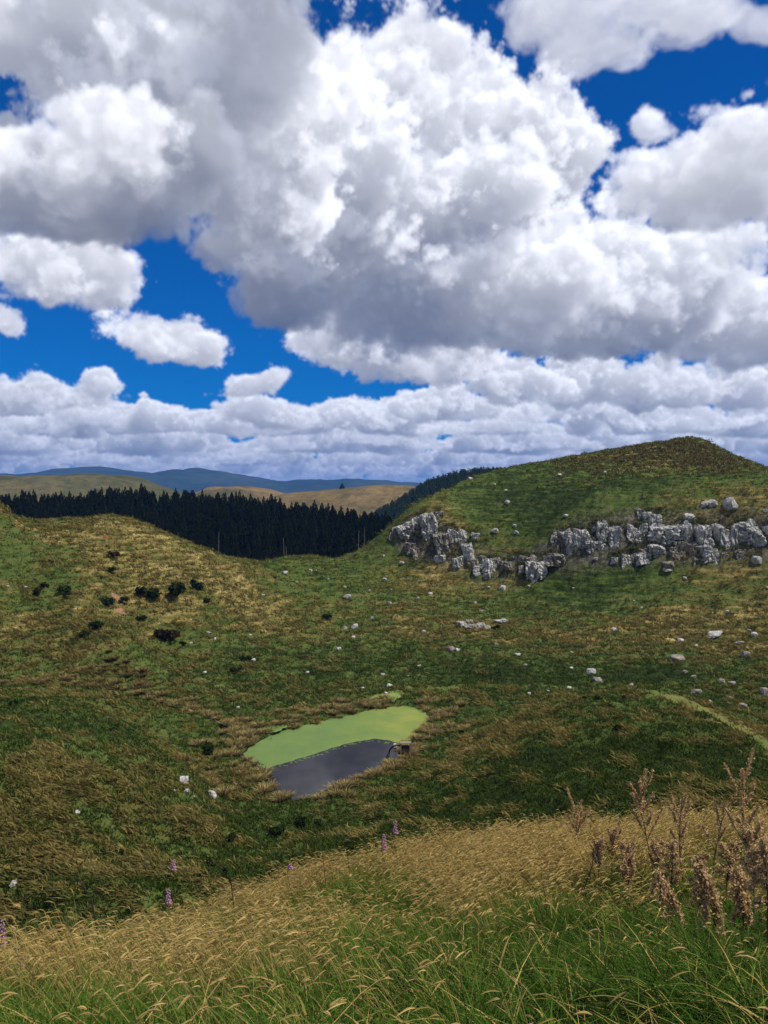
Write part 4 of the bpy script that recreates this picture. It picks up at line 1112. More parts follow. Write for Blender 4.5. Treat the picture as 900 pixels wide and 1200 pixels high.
# ------------------------------------------------------------------ grass and plants
def blade_material(name, stops, transl=0.35):
    m, nt, out = node_mat(name); b = NB(nt)
    col = b.ramp(b.attr('tint'), stops)
    d = nt.nodes.new('ShaderNodeBsdfDiffuse'); b.put(d.inputs[0], col)
    t = nt.nodes.new('ShaderNodeBsdfTranslucent'); b.put(t.inputs[0], col)
    x = nt.nodes.new('ShaderNodeMixShader'); x.inputs[0].default_value = transl
    nt.links.new(d.outputs[0], x.inputs[1]); nt.links.new(t.outputs[0], x.inputs[2]); nt.links.new(x.outputs[0], out.inputs[0])
    return m
M_BLADE = blade_material('grass_blades', GRASS_STOPS)
M_NEAR = blade_material('meadow_blades', [(0.0, (0.018, 0.038, 0.007)), (0.2, (0.042, 0.090, 0.012)), (0.42, (0.088, 0.145, 0.023)), (0.58, (0.18, 0.165, 0.044)), (0.78, (0.37, 0.27, 0.095)), (1.0, (0.62, 0.46, 0.195))], 0.2)
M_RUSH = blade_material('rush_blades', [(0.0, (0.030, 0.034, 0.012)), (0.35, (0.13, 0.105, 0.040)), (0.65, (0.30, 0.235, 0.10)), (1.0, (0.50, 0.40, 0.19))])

def strips(base, direc, length, width, bend, side, segs):
    """curved tapering blades as arrays: base (n,3), direc (n,3) unit, bend (n,3) sag at the tip, side (n,3) unit"""
    n = len(base)
    vs = []
    for j in range(segs):
        t = j / segs
        c = base + direc * (length * t)[:, None] + bend * (t ** 2)
        w = (width * (1 - 0.75 * t))[:, None] * side * 0.5
        vs += [c - w, c + w]
    vs.append(base + direc * length[:, None] + bend)
    V = np.stack(vs, 1); m = 2 * segs + 1
    off = (np.arange(n) * m)[:, None]
    q = np.concatenate([off + np.array([[2 * j, 2 * j + 1, 2 * j + 3, 2 * j + 2]]) for j in range(segs - 1)]) if segs > 1 else np.zeros((0, 4), int)
    t = off + np.array([[2 * segs - 2, 2 * segs - 1, 2 * segs]])
    return V.reshape(-1, 3), q, t, m

def unit(v): return v / np.linalg.norm(v, axis=1, keepdims=True)

def join_parts(parts):
    V, Qs, Ts, A, off = [], [], [], [], 0
    for v, q, t, a in parts:
        V.append(v); A.append(a)
        if q is not None and len(q): Qs.append(q + off)
        if t is not None and len(t): Ts.append(t + off)
        off += len(v)
    return np.concatenate(V), (np.concatenate(Qs) if Qs else None), (np.concatenate(Ts) if Ts else None), np.concatenate(A)

def hill_tufts(n, w0, w1, name, seed, hs):
    """grass over the valley: short green tufts, and taller wind-laid tussocks of straw where the pasture is dry"""
    g = np.random.default_rng(seed)
    w = g.uniform(w0, w1, n); u = g.uniform(-0.56, 0.56, n)
    y = np.exp(w) - 20; x = u * (y + 20)
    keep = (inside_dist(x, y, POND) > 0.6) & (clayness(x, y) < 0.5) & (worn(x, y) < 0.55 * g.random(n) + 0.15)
    x, y = x[keep], y[keep]
    st = straw(x, y) + g.normal(0, 0.07, len(x))
    dry_ = st > 0.50
    keep = dry_ | (g.random(len(x)) < 0.75)
    x, y, st, dry_ = x[keep], y[keep], st[keep], dry_[keep]; n = len(x)
    z = height(x, y)
    d = np.where(dry_, 0.70 + 0.35 * (st - 0.50) + g.normal(0, 0.10, n), 0.14 + 0.22 * np.clip(st, 0, 0.6) + g.normal(0, 0.09, n))
    ks = 8
    size = hs * np.where(dry_, 1.25, 0.75) * g.uniform(0.7, 1.3, n)
    size = np.repeat(size, ks); dd = np.repeat(np.clip(d, 0, 1), ks); dr_ = np.repeat(dry_, ks)
    B = np.repeat(np.stack([x, y, z - 0.05], -1), ks, 0); N = len(B)
    B[:, :2] += g.normal(0, 0.5, (N, 2)) * size[:, None]
    L = size * (0.55 + 0.6 * g.random(N))
    wind = np.array([-0.60, -0.30, 0.0])
    D = unit(g.normal(0, 0.45, (N, 3)) * (1, 1, 0) + wind * np.where(dr_, 0.95, 0.2)[:, None] + (0, 0, 1.0))
    bend = (D * (1, 1, 0)) * (L * 0.35)[:, None] - np.array([0, 0, 1.0]) * (L * 0.30)[:, None]
    az = g.random(N) * 6.28
    side = np.stack([np.cos(az), np.sin(az), np.zeros(N)], -1)
    V, q, t, m = strips(B, D, L, L * 0.18 + 0.02, bend, side, 2)
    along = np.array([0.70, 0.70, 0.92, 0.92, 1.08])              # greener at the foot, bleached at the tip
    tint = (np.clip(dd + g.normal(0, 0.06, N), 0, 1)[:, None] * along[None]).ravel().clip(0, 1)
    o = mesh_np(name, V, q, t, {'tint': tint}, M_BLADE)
    return tag(o, kind='stuff')
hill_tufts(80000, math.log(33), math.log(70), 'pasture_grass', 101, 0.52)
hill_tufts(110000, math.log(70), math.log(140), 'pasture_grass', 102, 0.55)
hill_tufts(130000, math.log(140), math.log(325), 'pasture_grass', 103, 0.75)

def bracken():
    g = np.random.default_rng(44)
    n = 2600
    c = [hit(px, py) for px, py in ((800, 535), (812, 524), (770, 530), (840, 540), (730, 540), (690, 545), (860, 552))]
    c = np.array([q_[:2] for q_ in c if q_ is not None])
    i = g.integers(len(c), size=n)
    x = c[i, 0] + g.normal(0, 9, n); y = c[i, 1] + g.normal(0, 10, n); z = height(x, y)
    ks = 10; B = np.repeat(np.stack([x, y, z - 0.1], -1), ks, 0); N = len(B); B[:, :2] += g.normal(0, 0.5, (N, 2))
    L = g.uniform(0.5, 1.4, N); D = unit(g.normal(0, 0.6, (N, 3)) * (1, 1, 0) + (0, 0, 1.0)); az = g.random(N) * 6.28
    V, q, t, m = strips(B, D, L, L * 0.35, D * (1, 1, 0) * (L * 0.4)[:, None] - np.array([0, 0, 1.0]) * (L * 0.3)[:, None], np.stack([np.cos(az), np.sin(az), np.zeros(N)], -1), 2)
    o = mesh_np('bracken', V, q, t, {'tint': np.repeat(np.clip(g.normal(0.28, 0.16, N), 0, 1), m)}, M_RUSH); tag(o, kind='stuff')
bracken()
def turf_lip():
    g = np.random.default_rng(66)
    pts = []
    for lab, blocks in CRAGS[:3]:
        for (px, py, w, h, tilt, kd) in blocks:
            for k in range(9):
                c = hit(px + g.uniform(-0.7, 0.7) * w, py - h * 0.5 - g.uniform(0, 5))
                if c is not None: pts.append((c.x, c.y - 0.3, c.z))
    B0 = np.array(pts); ks = 14
    B = np.repeat(B0, ks, 0); N = len(B); B[:, :2] += g.normal(0, 0.5, (N, 2))
    L = g.uniform(0.5, 1.3, N); D = unit(g.normal(0, 0.5, (N, 3)) * (1, 1, 0) + (0, -0.5, 1.0)); az = g.random(N) * 6.28
    V, q, t, m = strips(B, D, L, L * 0.16 + 0.03, D * (1, 1, 0) * (L * 0.5)[:, None] - np.array([0, 0, 1.0]) * (L * 0.75)[:, None], np.stack([np.cos(az), np.sin(az), np.zeros(N)], -1), 3)
    d = np.repeat(np.clip(g.normal(0.55, 0.2, len(B0)), 0, 1), ks)
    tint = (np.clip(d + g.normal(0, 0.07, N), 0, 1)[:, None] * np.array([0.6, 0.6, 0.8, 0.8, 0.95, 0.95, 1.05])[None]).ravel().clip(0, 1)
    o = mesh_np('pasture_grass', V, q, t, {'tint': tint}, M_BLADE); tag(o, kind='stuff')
turf_lip()

# rush tussocks round the pond and along the wet hollow: shared meshes, one object each
def tussock_mesh(seed, n=90, r=0.60, h=0.95):
    g = np.random.default_rng(seed)
    az = g.random(n) * 6.28; rr = r * 0.45 * np.sqrt(g.random(n))
    B = np.stack([np.cos(az) * rr, np.sin(az) * rr, np.full(n, -0.1)], -1)
    out = np.stack([np.cos(az), np.sin(az), np.zeros(n)], -1)
    L = h * g.uniform(0.7, 1.2, n)
    D = unit(out * g.uniform(0.05, 0.65, n)[:, None] + (-0.12, -0.05, 1.0) + g.normal(0, 0.12, (n, 3)))
    bend = out * (L * 0.30)[:, None] - np.array([0, 0, 1.0]) * (L * 0.35)[:, None]
    a2 = g.random(n) * 6.28
    V, q, t, m = strips(B, D, L, np.full(n, 0.085), bend, np.stack([np.cos(a2), np.sin(a2), np.zeros(n)], -1), 3)
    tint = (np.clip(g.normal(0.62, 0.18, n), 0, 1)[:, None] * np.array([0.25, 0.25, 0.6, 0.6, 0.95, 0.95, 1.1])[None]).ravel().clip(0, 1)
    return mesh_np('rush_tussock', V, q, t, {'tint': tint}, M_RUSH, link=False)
def tussocks():
    g = np.random.default_rng(55)
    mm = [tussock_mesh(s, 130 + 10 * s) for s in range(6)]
    spots = []
    n = len(POND)
    seg = [np.hypot(*(POND[(i + 1) % n] - POND[i])) for i in range(n)]; cum = np.cumsum([0] + seg)
    for k in range(215):                                           # the fringe of the pond
        s = g.random() * cum[-1]; i = min(np.searchsorted(cum, s) - 1, n - 1); i = max(i, 0)
        q = POND[i] + (POND[(i + 1) % n] - POND[i]) * (s - cum[i]) / seg[i]
        nrm = np.array([POND[(i + 1) % n][1] - POND[i][1], -(POND[(i + 1) % n][0] - POND[i][0])]); nrm /= np.linalg.norm(nrm)
        if inside_dist(np.array([q[0] + nrm[0]]), np.array([q[1] + nrm[1]]), POND)[0] < 0: nrm = -nrm
        far_side = q[1] > 104 or q[0] < -11
        off = abs(g.normal(0.7, 0.5)) + (g.random() ** 2 * (7 if far_side else 1.6))
        p = q + nrm * off
        spots.append((p[0], p[1], g.uniform(0.85, 1.6), 'brown rush tussock in the fringe around the pond', 'rush tussocks around the pond'))
    band = [((0, 803), (70, 797)), ((70, 797), (130, 806)), ((130, 806), (200, 826)), ((200, 826), (280, 850)), ((118, 772), (160, 790)), ((160, 790), (175, 818)), ((90, 790), (150, 775)), ((280, 846), (276, 880)), ((140, 765), (165, 800))]
    k = 0
    while k < 120:
        a, b = band[g.integers(len(band))]; t = g.random()
        p = hit(a[0] + (b[0] - a[0]) * t + g.normal(0, 5), a[1] + (b[1] - a[1]) * t + g.normal(0, 4))
        if p is None or inside_dist(np.array([p.x]), np.array([p.y]), POND)[0] < 0.5: continue
        spots.append((p.x, p.y, g.uniform(0.9, 1.7), 'brown rush tussock in the wet hollow leading from the left edge to the pond', 'rush tussocks in the wet hollow')); k += 1
    kept = []                                                      # tussocks stand apart, with dark gaps between them
    for s_ in spots:
        if all((s_[0] - k_[0]) ** 2 + (s_[1] - k_[1]) ** 2 > 0.75 for k_ in kept): kept.append(s_)
    spots = kept
    xs = np.array([s[0] for s in spots]); ys = np.array([s[1] for s in spots]); zs = height(xs, ys)
    for (x, y, s, lab, gr), z in zip(spots, zs):
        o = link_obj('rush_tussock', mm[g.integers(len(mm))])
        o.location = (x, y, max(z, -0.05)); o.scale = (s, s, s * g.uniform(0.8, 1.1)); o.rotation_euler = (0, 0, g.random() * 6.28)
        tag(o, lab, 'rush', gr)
tussocks()

# dark bushes: woody stems carrying a ragged crown of small leaves
M_BUSH = foliage_mat('bush_leaves', (0.012, 0.020, 0.008), (0.036, 0.054, 0.020), 1.2, 0.15)
M_BROWNBUSH = foliage_mat('brown_bush_leaves', (0.024, 0.018, 0.011), (0.055, 0.040, 0.024), 1.2, 0.15)
def bush(px, py, w, h, mat, lab, seed, group=None):
    p = hit(px, py + h * 0.4)
    if p is None: return
    g = np.random.default_rng(seed)
    sc = p.y / F; rx, rz = w * sc * 0.55, h * sc * 0.55
    e = bpy.data.objects.new('bush', None); COL.objects.link(e); e.location = p
    tag(e, lab, 'bush', group)
    nl = 5; n = 420
    lob = np.stack([g.uniform(-0.75, 0.75, nl), g.uniform(-0.6, 0.6, nl), g.uniform(0.30, 0.95, nl)], -1)
    i = g.integers(nl, size=n)
    dr = unit(g.normal(size=(n, 3)))
    c = (lob[i] + dr * (g.uniform(0.34, 0.60, nl)[i] * g.random(n) ** 0.4)[:, None]) * (rx, rx * 0.9, rz * 1.05)
    c[:, 2] = np.maximum(c[:, 2], 0.05)
    s = (0.13 + 0.10 * g.random(n)) * max(rx, rz)
    a = unit(g.normal(size=(n, 3))); b = unit(np.cross(a, unit(g.normal(size=(n, 3)))))
    V = np.stack([c + a * s[:, None], c - a * s[:, None] * 0.6 + b * s[:, None] * 0.7, c - a * s[:, None] * 0.6 - b * s[:, None] * 0.7], 1).reshape(-1, 3)
    mesh_np('foliage', V, None, np.arange(3 * n).reshape(-1, 3), mat=mat, parent=e, smooth=False)
    vs, qs, ts, off = [], [], [], 0
    for k in range(4):
        v, q, t = tube([(0.1 * k * rx - 0.15 * rx, 0, -0.15), tuple(lob[k] * (rx, rx * 0.9, rz))], [0.05 + 0.02 * rx, 0.02], 5)
        vs.append(v); qs.append(q + off); ts.append(t + off); off += len(v)
    mesh_np('stem', np.concatenate(vs), np.concatenate(qs), np.concatenate(ts), mat=M_BARK, parent=e)
BUSHES = [
    (172, 694, 26, 16, 0, 'left half of the big pair of dark bushes on the left hill face'), (197, 691, 28, 22, 0, 'right, taller one of the big pair of dark bushes on the left hill face'),
    (231, 686, 13, 17, 0, 'upright dark bush right of the big pair on the left hill'), (241, 703, 11, 8, 0, 'small low dark bush downhill of the upright one on the left hill'),
    (42, 695, 12, 10, 0, 'round dark bush furthest left in the row on the left hill'), (77, 697, 15, 12, 0, 'dark bush in the middle of the row, left hill'), (52, 685, 9, 7, 0, 'small dark bush uphill of the furthest left one'), (127, 706, 18, 9, 0, 'flat dark bush just left of the bare clay patch'), (145, 704, 10, 9, 0, 'small dark bush touching the right side of the bare clay patch'),
    (113, 733, 15, 12, 0, 'dark bush low on the left hill above a smaller round one'), (98, 744, 11, 10, 0, 'small round dark bush lowest on the left hill face'), (165, 725, 12, 8, 0, 'small dark bush on the tan bank below the big pair'),
    (198, 745, 30, 13, 1, 'long low brown bush on the green foot of the left hill'), (215, 755, 8, 5, 0, 'tiny dark bush right of the long brown one'), (276, 786, 13, 7, 0, 'flat dark bush in the green hollow above the pond'), (288, 772, 12, 7, 0, 'dark bush beside a white stone in the green hollow'),
    (239, 878, 20, 18, 0, 'round dark bush left of the pond'), (325, 973, 20, 15, 0, 'wide dark bush below the near end of the pond'), (351, 962, 15, 14, 0, 'rounded dark bush at the near bank below the pond, left of two'), (372, 965, 12, 11, 0, 'smaller dark bush at the near bank below the pond, right of two'),
    (273, 982, 12, 16, 0, 'narrow dark bush on the ridge of the gully above the tan grass'), (15, 825, 9, 8, 0, 'small dark bush at the left edge on the hump before the wet hollow'), (137, 998, 16, 10, 0, 'dark low bush on the left slope above the grass crest'), (133, 855, 9, 6, 0, 'tiny dark bush on the green slope left of the pond'),
    (700, 818, 6, 6, 0, 'left one of the tiny dark shrubs on the knoll top'), (685, 818, 5, 5, 0, 'tiny dark shrub on the knoll top'), (731, 818, 5, 5, 0, 'right one of the tiny dark shrubs on the knoll top'), (727, 852, 13, 9, 0, 'dark low shrub on the front of the knoll'), (715, 829, 5, 4, 0, 'tiny dark shrub just below the knoll top'),
    (580, 735, 10, 8, 0, 'dark shrub right of the pale ledges'), (385, 723, 12, 8, 0, 'dark scrub patch on the slope under the ridge dip'), (132, 650, 14, 9, 1, 'brownish scrub under the orange marker'), (128, 668, 14, 6, 0, 'low dark scrub downhill of the orange marker'),
]
for _i, (px, py, w, h, kd, lab) in enumerate(BUSHES): bush(px, py, w, h, M_BROWNBUSH if kd else M_BUSH, lab, 700 + _i)

# ------------------------------------------------------------------ the slope underfoot
def near_grass():
    g = np.random.default_rng(9)
    def scatter(n, d0, d1, p=1.0):
        y = d0 + (d1 - d0) * g.random(n) ** p
        x = g.uniform(-1, 1, n) * (0.50 * y + np.where(g.random(n) < 0.72, 0.9, 3.0))
        return x, y
    parts = []
    # leaf blades
    x, y = scatter(330000, 1.9, 13.0, 0.9)
    dr = dryness(x, y); n = len(x)
    z = height(x, y)
    patch = fbm(x / 0.7, y / 0.7, 2, 111)
    fine_ = fbm(x / 0.22, y / 0.22, 2, 113)
    L = (0.13 + 0.17 * g.random(n)) * (1 + 0.65 * np.clip(patch, -0.8, 0.9)) * (1 + 0.5 * np.clip(fine_, -0.8, 0.8)) * (1.0 - 0.15 * dr)
    D = unit(np.stack([g.normal(-0.30, 0.62, n), g.normal(-0.05, 0.6, n), np.ones(n)], -1))
    az = g.random(n) * 6.28
    bend = np.stack([D[:, 0] * L * 0.7, D[:, 1] * L * 0.7, -L * g.uniform(0.10, 0.55, n)], -1)
    V, q, t, m = strips(np.stack([x, y, z - 0.02], -1), D, L, 0.004 + 0.006 * g.random(n), bend, np.stack([np.cos(az), np.sin(az), np.zeros(n)], -1), 3)
    tn = np.clip(0.08 + 0.42 * dr + 0.12 * patch + 0.12 * fine_ + g.normal(0, 0.11, n), 0, 0.85)
    tn = np.where(g.random(n) < 0.10, np.clip(g.normal(0.72, 0.12, n), 0, 1), tn)       # dead leaves among the green
    o = mesh_np('grass', V, q, t, {'tint': np.repeat(tn, m)}, M_NEAR); tag(o, kind='stuff')
    # laid straw and broad bent leaves lying through the sward
    x, y = scatter(5200, 2.2, 11.0, 0.9); n = len(x); z = height(x, y)
    az = g.normal(2.7, 0.9, n); D = unit(np.stack([np.cos(az), np.sin(az) * 0.8, g.uniform(0.05, 0.75, n)], -1))
    L = g.uniform(0.14, 0.38, n); a2 = g.random(n) * 6.28
    V, q, t, m = strips(np.stack([x, y, z + g.uniform(0.04, 0.16, n)], -1), D, L, g.uniform(0.004, 0.012, n), np.stack([0 * L, 0 * L, -L * g.uniform(0.3, 1.0, n)], -1), np.stack([np.cos(a2), np.sin(a2), 0 * a2], -1), 5)
    o = mesh_np('laid_grass', V, q, t, {'tint': np.repeat(np.clip(np.where(g.random(n) < 0.5, g.normal(0.62, 0.1, n), g.normal(0.4, 0.07, n)), 0, 1), m)}, M_NEAR); tag(o, kind='stuff')
    # seeding stalks, nodding away from the wind
    x, y = scatter(205000, 2.4, 12.5, 0.75)
    dr = dryness(x, y)
    tuft = fbm(x / 0.55, y / 0.45, 2, 117)
    keep = g.random(len(x)) < np.clip((dr - 0.33 + 0.60 * tuft) * 1.5, 0.015, 0.95) * np.clip((y - 2.0) / 4.0, 0.25, 1)
    x, y, dr = x[keep], y[keep], dr[keep]; n = len(x); z = height(x, y)
    L = g.uniform(0.20, 0.40, n) * (0.8 + 0.3 * np.clip(dr, 0, 1)) * (1 + 0.5 * np.clip(tuft[keep], -0.5, 0.6))
    D = unit(np.stack([g.normal(-0.30, 0.22, n), g.normal(-0.10, 0.22, n), np.ones(n)], -1))
    hd = unit(np.stack([g.normal(-1.0, 0.35, n), g.normal(-0.1, 0.5, n), g.normal(0.30, 0.35, n)], -1))      # where the head points
    segs = 5
    C = []
    base = np.stack([x, y, z], -1)
    for j in range(segs + 1):
        tt = j / segs
        C.append(base + D * (L * tt)[:, None] + hd * (L * 0.20 * tt ** 3)[:, None])
    sd = unit(np.cross(D, np.stack([g.normal(0, 1, n), g.normal(0, 1, n), np.zeros(n)], -1)))
    vs = []
    for j, c in enumerate(C):
        wv = sd * (0.0016 - 0.0006 * j / segs)
        vs += [c - wv, c + wv]
    V1 = np.stack(vs, 1); m1 = V1.shape[1]
    off = (np.arange(n) * m1)[:, None]
    q1 = np.concatenate([off + np.array([[2 * j, 2 * j + 1, 2 * j + 3, 2 * j + 2]]) for j in range(segs)])
    parts.append((V1.reshape(-1, 3), q1, None, np.repeat(np.clip(0.55 + 0.25 * dr + g.normal(0, 0.08, n), 0, 1), m1)))
    hl = g.uniform(0.03, 0.072, n); hw = g.uniform(0.0024, 0.0052, n)
    side1 = unit(np.cross(hd, np.array([0, 0, 1.0]) + g.normal(0, 0.3, (n, 3)))); side2 = unit(np.cross(hd, side1))
    prof = (0.25, 0.85, 1.0, 0.75, 0.1)
    for sdv in (side1, side2):
        vs = []
        for j, pw in enumerate(prof):
            tt = j / (len(prof) - 1)
            c = C[-1] + hd * (hl * tt)[:, None] + np.stack([-0.15 * hl * tt ** 2, 0 * hl, -0.55 * hl * tt ** 2], -1)
            w = sdv * (hw * pw * g.uniform(0.75, 1.25, n))[:, None]
            vs += [c - w, c + w]
        V2 = np.stack(vs, 1); m2 = V2.shape[1]; off = (np.arange(n) * m2)[:, None]
        q2 = np.concatenate([off + np.array([[2 * j, 2 * j + 1, 2 * j + 3, 2 * j + 2]]) for j in range(len(prof) - 1)])
        parts.append((V2.reshape(-1, 3), q2, None, np.repeat(np.clip(g.normal(0.86, 0.09, n), 0, 1), m2)))
    V, q, t, a = join_parts(parts)
    o = mesh_np('seeding_grass', V, q, t, {'tint': a}, M_NEAR); tag(o, kind='stuff')
near_grass()

M_DOCK = foliage_mat('dock_seeds', (0.31, 0.20, 0.095), (0.66, 0.475, 0.265), 14.0, 0.3)
M_DOCKSTEM = plain('dock_stem', (0.10, 0.060, 0.040), 0.8)
M_DARKSTEM = plain('dead_stem', (0.030, 0.022, 0.018), 0.9)
M_LEAF = foliage_mat('dock_leaf', (0.028, 0.052, 0.014), (0.060, 0.090, 0.025), 9.0, 0.35)
M_PINK = foliage_mat('foxglove_bell', (0.38, 0.19, 0.31), (0.56, 0.34, 0.48), 30.0, 0.4)
M_GSTEM = plain('green_stem', (0.045, 0.055, 0.022), 0.8)

def ground_pt(px, d):
    x = (px - 450) / F * d
    return Vector((x, d, float(height(np.array([x]), np.array([d]))[0])))
def sight_pt(px, py, d): return Vector(((px - 450) / F * d, d, CH - (py - HY) / F * d))

def flakes(pts, rad, size, g):
    n = len(pts)
    c = pts + g.normal(0, 1, (n, 3)) * rad[:, None] * 0.6
    a = unit(g.normal(size=(n, 3))); b = unit(np.cross(a, g.normal(size=(n, 3))))
    s = size * g.uniform(0.6, 1.3, n)
    V = np.stack([c + a * s[:, None], c + b * s[:, None] * 0.75, c - a * s[:, None], c - b * s[:, None] * 0.75], 1).reshape(-1, 3)
    return V, np.arange(4 * n).reshape(-1, 4)

def dock(px_b, d, px_t, py_t, lab, seed, branches=5, plume=1.0, droop=0.0, leaves=2):
    """a seeding dock: ridged stem, side branches packed with whorls of papery seeds, a few leaves low down"""
    g = np.random.default_rng(seed)
    b = ground_pt(px_b, d); t = sight_pt(px_t, py_t, d + g.uniform(-0.2, 0.2)) - b
    e = bpy.data.objects.new('dock_plant', None); COL.objects.link(e); e.location = b
    tag(e, lab, 'dock')
    H = t.length
    def main(s): return Vector((t.x * s + 0.04 * math.sin(s * 5 + seed) * H * 0.4, t.y * s + 0.02 * math.sin(s * 4), t.z * s))
    v, q, tr = tube([main(s) - Vector((0, 0, 0.05 if s == 0 else 0)) for s in np.linspace(0, 1, 9)], list(np.linspace(0.007, 0.0025, 9)), 6)
    mesh_np('stem', v, q, tr, mat=M_DOCKSTEM, parent=e)
    spikes = [([main(s) for s in np.linspace(0.62 if not droop else 0.8, 1.0, 14)], 0.015 * plume, 340)]
    branches += 3
    for k in range(branches):
        s0 = 0.45 + 0.45 * (k + g.random() * 0.5) / branches
        az = k * 2.4 + g.random(); L = H * g.uniform(0.16, 0.30)
        p0 = main(s0); path = []
        for j in range(8):
            r_ = j / 7
            out = Vector((math.cos(az), math.sin(az) * 0.6, 0)) * (L * r_ * 0.5)
            up = Vector((0, 0, 1)) * (L * r_ * (0.95 - 1.9 * droop * r_))
            path.append(p0 + out + up)
        v, q, tr = tube(path, list(np.linspace(0.0035, 0.0015, 8)), 5)
        mesh_np('branch', v, q, tr, mat=M_DOCKSTEM, parent=e)
        spikes.append((path[2:], 0.0125 * plume, 210))
    for path, rad, n in spikes:
        P_ = np.array([q_[:] for q_ in path]); m_ = len(P_)
        s = g.random(n) * (m_ - 1); i = np.minimum(s.astype(int), m_ - 2); f = (s - i)[:, None]
        whorl = 0.5 + 0.5 * (np.sin(s * 5.5 + seed) > -0.1)
        V, q = flakes(P_[i] * (1 - f) + P_[i + 1] * f, rad * whorl * (1.15 - 0.4 * s / m_), 0.0070 * (0.7 + 0.3 * plume), g)
        v2, q2, t2 = tube([Vector(p_) for p_ in path], list(np.linspace(0.45, 0.2, m_) * rad), 5)      # the packed core the seeds sit on
        mesh_np('seed_spike', np.concatenate([V, v2]), np.concatenate([q, q2 + len(V)]), t2 + len(V), mat=M_DOCK, parent=e, smooth=False)
    for k in range(leaves):
        az = g.random() * 6.28; L = g.uniform(0.14, 0.24); nj = 6; vs = []
        for j in range(nj + 1):
            r_ = j / nj; w = 0.028 * math.sin(math.pi * min(r_ * 0.93 + 0.05, 1)) ** 0.8
            c = Vector((math.cos(az) * L * r_, math.sin(az) * L * r_, 0.10 + 0.10 * math.sin(r_ * 2.6)))
            sd = Vector((-math.sin(az), math.cos(az), 0.25)) * w
            vs += [c - sd, c + Vector((0, 0, -0.006)), c + sd]
        q = [(3 * j + a, 3 * j + a + 1, 3 * j + a + 4, 3 * j + a + 3) for j in range(nj) for a in (0, 1)]
        mesh_np('leaf', [w_[:] for w_ in vs], q, mat=M_LEAF, parent=e)

dock(768, 7.4, 750, 912, 'tallest brown dock stalk with two forked tips, left of the group', 1, 6, 1.3)
dock(802, 7.2, 797, 936, 'straight brown dock stalk between the forked tall one and the dark bare-stemmed one', 2, 5, 1.1)
dock(835, 7.0, 846, 940, 'dock with a dark bare lower stem and a short seed tip', 3, 3, 0.9)
dock(872, 6.6, 868, 902, 'brown dock with two pale seed heads rising highest at the right edge', 4, 6, 1.5)
dock(888, 5.6, 878, 968, 'thick pinkish dock plume at the right edge, in front of the tall pale-headed one', 5, 8, 2.0)
dock(848, 4.9, 820, 1010, 'pinkish dock with heavy seed plumes hanging down into the green grass', 6, 9, 1.9, 0.95, 3)
dock(815, 5.2, 770, 1020, 'dock bending left with long drooping tan seed spikes, beside the heavy hanging plumes', 7, 7, 1.5, 0.85, 2)
dock(716, 7.8, 722, 968, 'low bushy tan dock left of the tall stalks', 8, 6, 1.2)
dock(690, 8.4, 668, 935, 'slender pale dock with a loose tip, furthest left of the docks', 9, 4, 1.0)
dock(742, 6.4, 733, 1000, 'short brown dock under the forked tall stalk', 10, 6, 1.2)
dock(905, 4.6, 893, 980, 'dark pink dock cluster cut by the right edge', 11, 8, 1.9, 0.5)
dock(782, 6.0, 790, 985, 'bushy brown dock in the middle of the group with short upright spikes', 12, 7, 1.4, 0.3)

dock(728, 7.0, 738, 990, 'tan bushy dock under the forked stalk, behind the short brown one', 13, 7, 1.3)
dock(850, 6.2, 858, 985, 'bushy tan dock just below the tall pale-headed stalk', 14, 8, 1.6, 0.3)
dock(705, 7.6, 700, 985, 'low tan dock beside the black crooked twig', 15, 6, 1.2)
dock(775, 7.0, 768, 985, 'tan dock filling the gap under the straight brown stalk', 16, 7, 1.3)
dock(880, 5.0, 862, 1015, 'broad pinkish dock hanging over the green grass beside the right edge', 17, 9, 1.9, 0.7)
dock(812, 6.5, 822, 1000, 'dense tan dock behind the heavy hanging plumes', 18, 8, 1.5, 0.3)
dock(655, 8.8, 690, 950, 'thin dock leaning right at the left end of the dock group', 19, 4, 1.0)

def foxglove(px, py, d, hh, lab, seed, lean=0.0):
    g = np.random.default_rng(seed)
    b = ground_pt(px, d); t = sight_pt(px, py, d) - b
    if t.z < 0.2: t.z = 0.35
    e = bpy.data.objects.new('foxglove', None); COL.objects.link(e); e.location = b
    tag(e, lab, 'flower')
    t.x += lean; path = [t * s + Vector((0.03 * math.sin(s * 6), 0, -0.05 if s == 0 else 0)) for s in np.linspace(0, 1, 7)]
    v, q, tr = tube(path, list(np.linspace(0.006, 0.002, 7)), 6); mesh_np('stem', v, q, tr, mat=M_GSTEM, parent=e)
    vs, qs, off = [], [], 0
    n = int(9 + hh * 60)
    for k in range(n):
        r_ = k / n; p = t * (1 - hh / t.length * (1 - r_)); az = k * 2.3
        L = 0.034 * (1 - 0.55 * r_); dv = Vector((math.cos(az), math.sin(az), -0.75)).normalized()
        a = dv.orthogonal().normalized(); c = dv.cross(a)
        for j, (s_, w_) in enumerate(((0.1, 0.15), (0.55, 0.30), (0.9, 0.33), (1.0, 0.45))):
            for i in range(6):
                an = i / 6 * 6.283; vs.append(p + dv * (L * s_ + 0.004) + (a * math.cos(an) + c * math.sin(an)) * (L * w_))
        for j in range(3):
            for i in range(6): qs.append((off + j * 6 + i, off + j * 6 + (i + 1) % 6, off + (j + 1) * 6 + (i + 1) % 6, off + (j + 1) * 6 + i))
        off += 24
    mesh_np('flower_spike', [w_[:] for w_ in vs], qs, mat=M_PINK, parent=e)
foxglove(463, 960, 9.6, 0.15, 'pink foxglove standing highest on the grass crest, below the pond', 1)
foxglove(450, 976, 9.4, 0.17, 'pink foxglove just left of and lower than the highest one on the crest', 2)
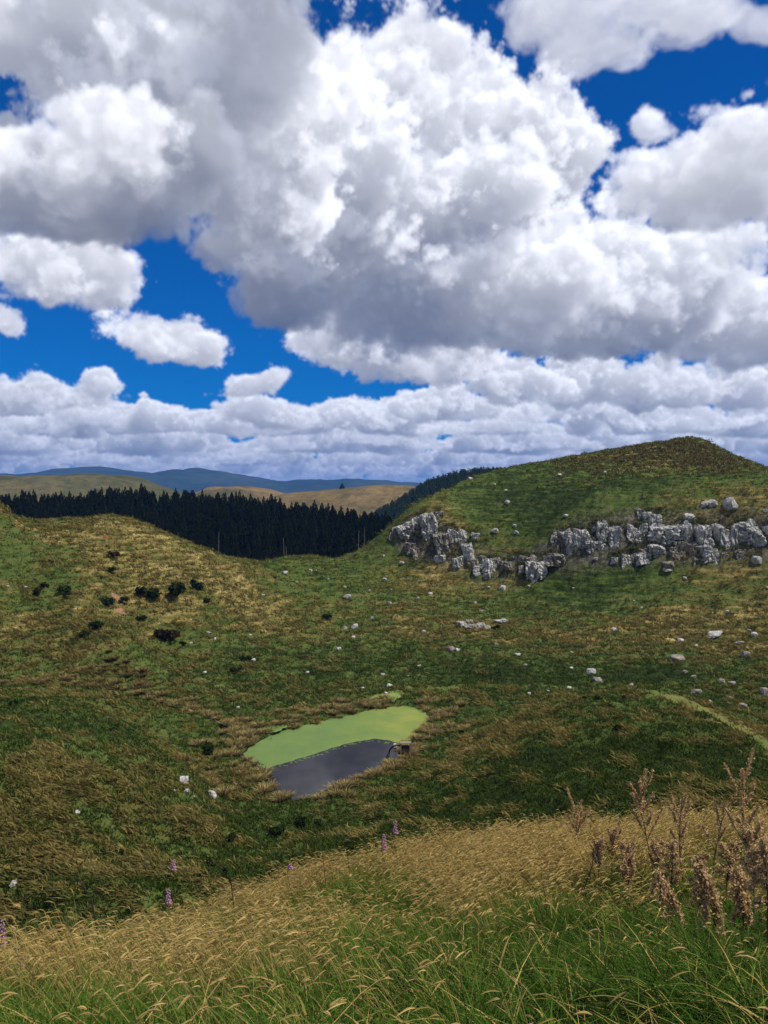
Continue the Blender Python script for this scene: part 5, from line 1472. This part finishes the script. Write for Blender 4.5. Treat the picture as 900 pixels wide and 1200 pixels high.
foxglove(203, 1006, 8.4, 0.10, 'small pink foxglove rising above the tan crest on the left', 3)
foxglove(197, 1040, 8.0, 0.14, 'faded pink foxglove half sunk in tan seed heads on the left crest', 4)
foxglove(3, 1076, 6.6, 0.22, 'pink foxglove cut by the left edge', 5)
foxglove(24, 1152, 4.6, 0.10, 'purple-pink foxglove in the grass at the bottom left', 6)
foxglove(340, 1011, 9.2, 0.05, 'tiny pink foxglove tip over the middle of the crest', 7)

def stalk(pts, d, rad, lab, seed, twigs=4, leafy=0):
    """a dead stem: first point is its foot, all given as photo pixels at one distance"""
    g = np.random.default_rng(seed)
    foot = ground_pt(pts[0][0], d)
    e = bpy.data.objects.new('dead_stalk', None); COL.objects.link(e); e.location = foot
    tag(e, lab, 'dead stalk')
    path = [Vector((0, 0, -0.05))] + [sight_pt(px, py, d) - foot for px, py in pts[1:]]
    fine = []
    for i in range(len(path) - 1):
        for s in (0, 0.33, 0.66): fine.append(path[i].lerp(path[i + 1], s))
    fine.append(path[-1])
    v, q, tr = tube(fine, list(np.linspace(rad, rad * 0.45, len(fine))), 6); mesh_np('stem', v, q, tr, mat=M_DARKSTEM, parent=e)
    for k in range(twigs):
        p = fine[len(fine) // 3 + (k * (len(fine) * 2 // 3)) // max(twigs, 1)]
        dv = Vector((g.normal(0, 1), g.normal(0, 0.5), abs(g.normal(0.3, 0.5)))).normalized() * g.uniform(0.05, 0.12)
        v, q, tr = tube([p, p + dv * 0.5 + Vector((0, 0, 0.01)), p + dv], [rad * 0.5, rad * 0.35, rad * 0.2], 5); mesh_np('twig', v, q, tr, mat=M_DARKSTEM, parent=e)
        if leafy:
            V, q2 = flakes(np.array([(p + dv * s)[:] for s in g.random(30)]), np.full(30, 0.03), 0.014, g); mesh_np('leaf_cluster', V, q2, mat=M_BUSH, parent=e, smooth=False)
stalk([(122, 1075), (107, 1052), (95, 1035), (86, 1026)], 8.3, 0.008, 'bare dark stalk leaning left out of the tan crest', 1, 2)
stalk([(278, 1055), (271, 1035), (262, 1020), (250, 1010), (238, 1000)], 8.6, 0.006, 'dark leafy thistle stalk arching left over the crest', 2, 6, 1)
stalk([(384, 1030), (378, 1000), (370, 975), (363, 958)], 9.3, 0.004, 'thin dark stalk with a forked top in front of the pond', 3, 4)
stalk([(412, 1018), (407, 998), (402, 984)], 9.5, 0.004, 'short thin brown stalk right of the forked one in front of the pond', 4, 2)
stalk([(700, 1075), (684, 1043), (694, 1015), (697, 985)], 6.6, 0.006, 'black crooked twig left of the tall docks', 5, 3)
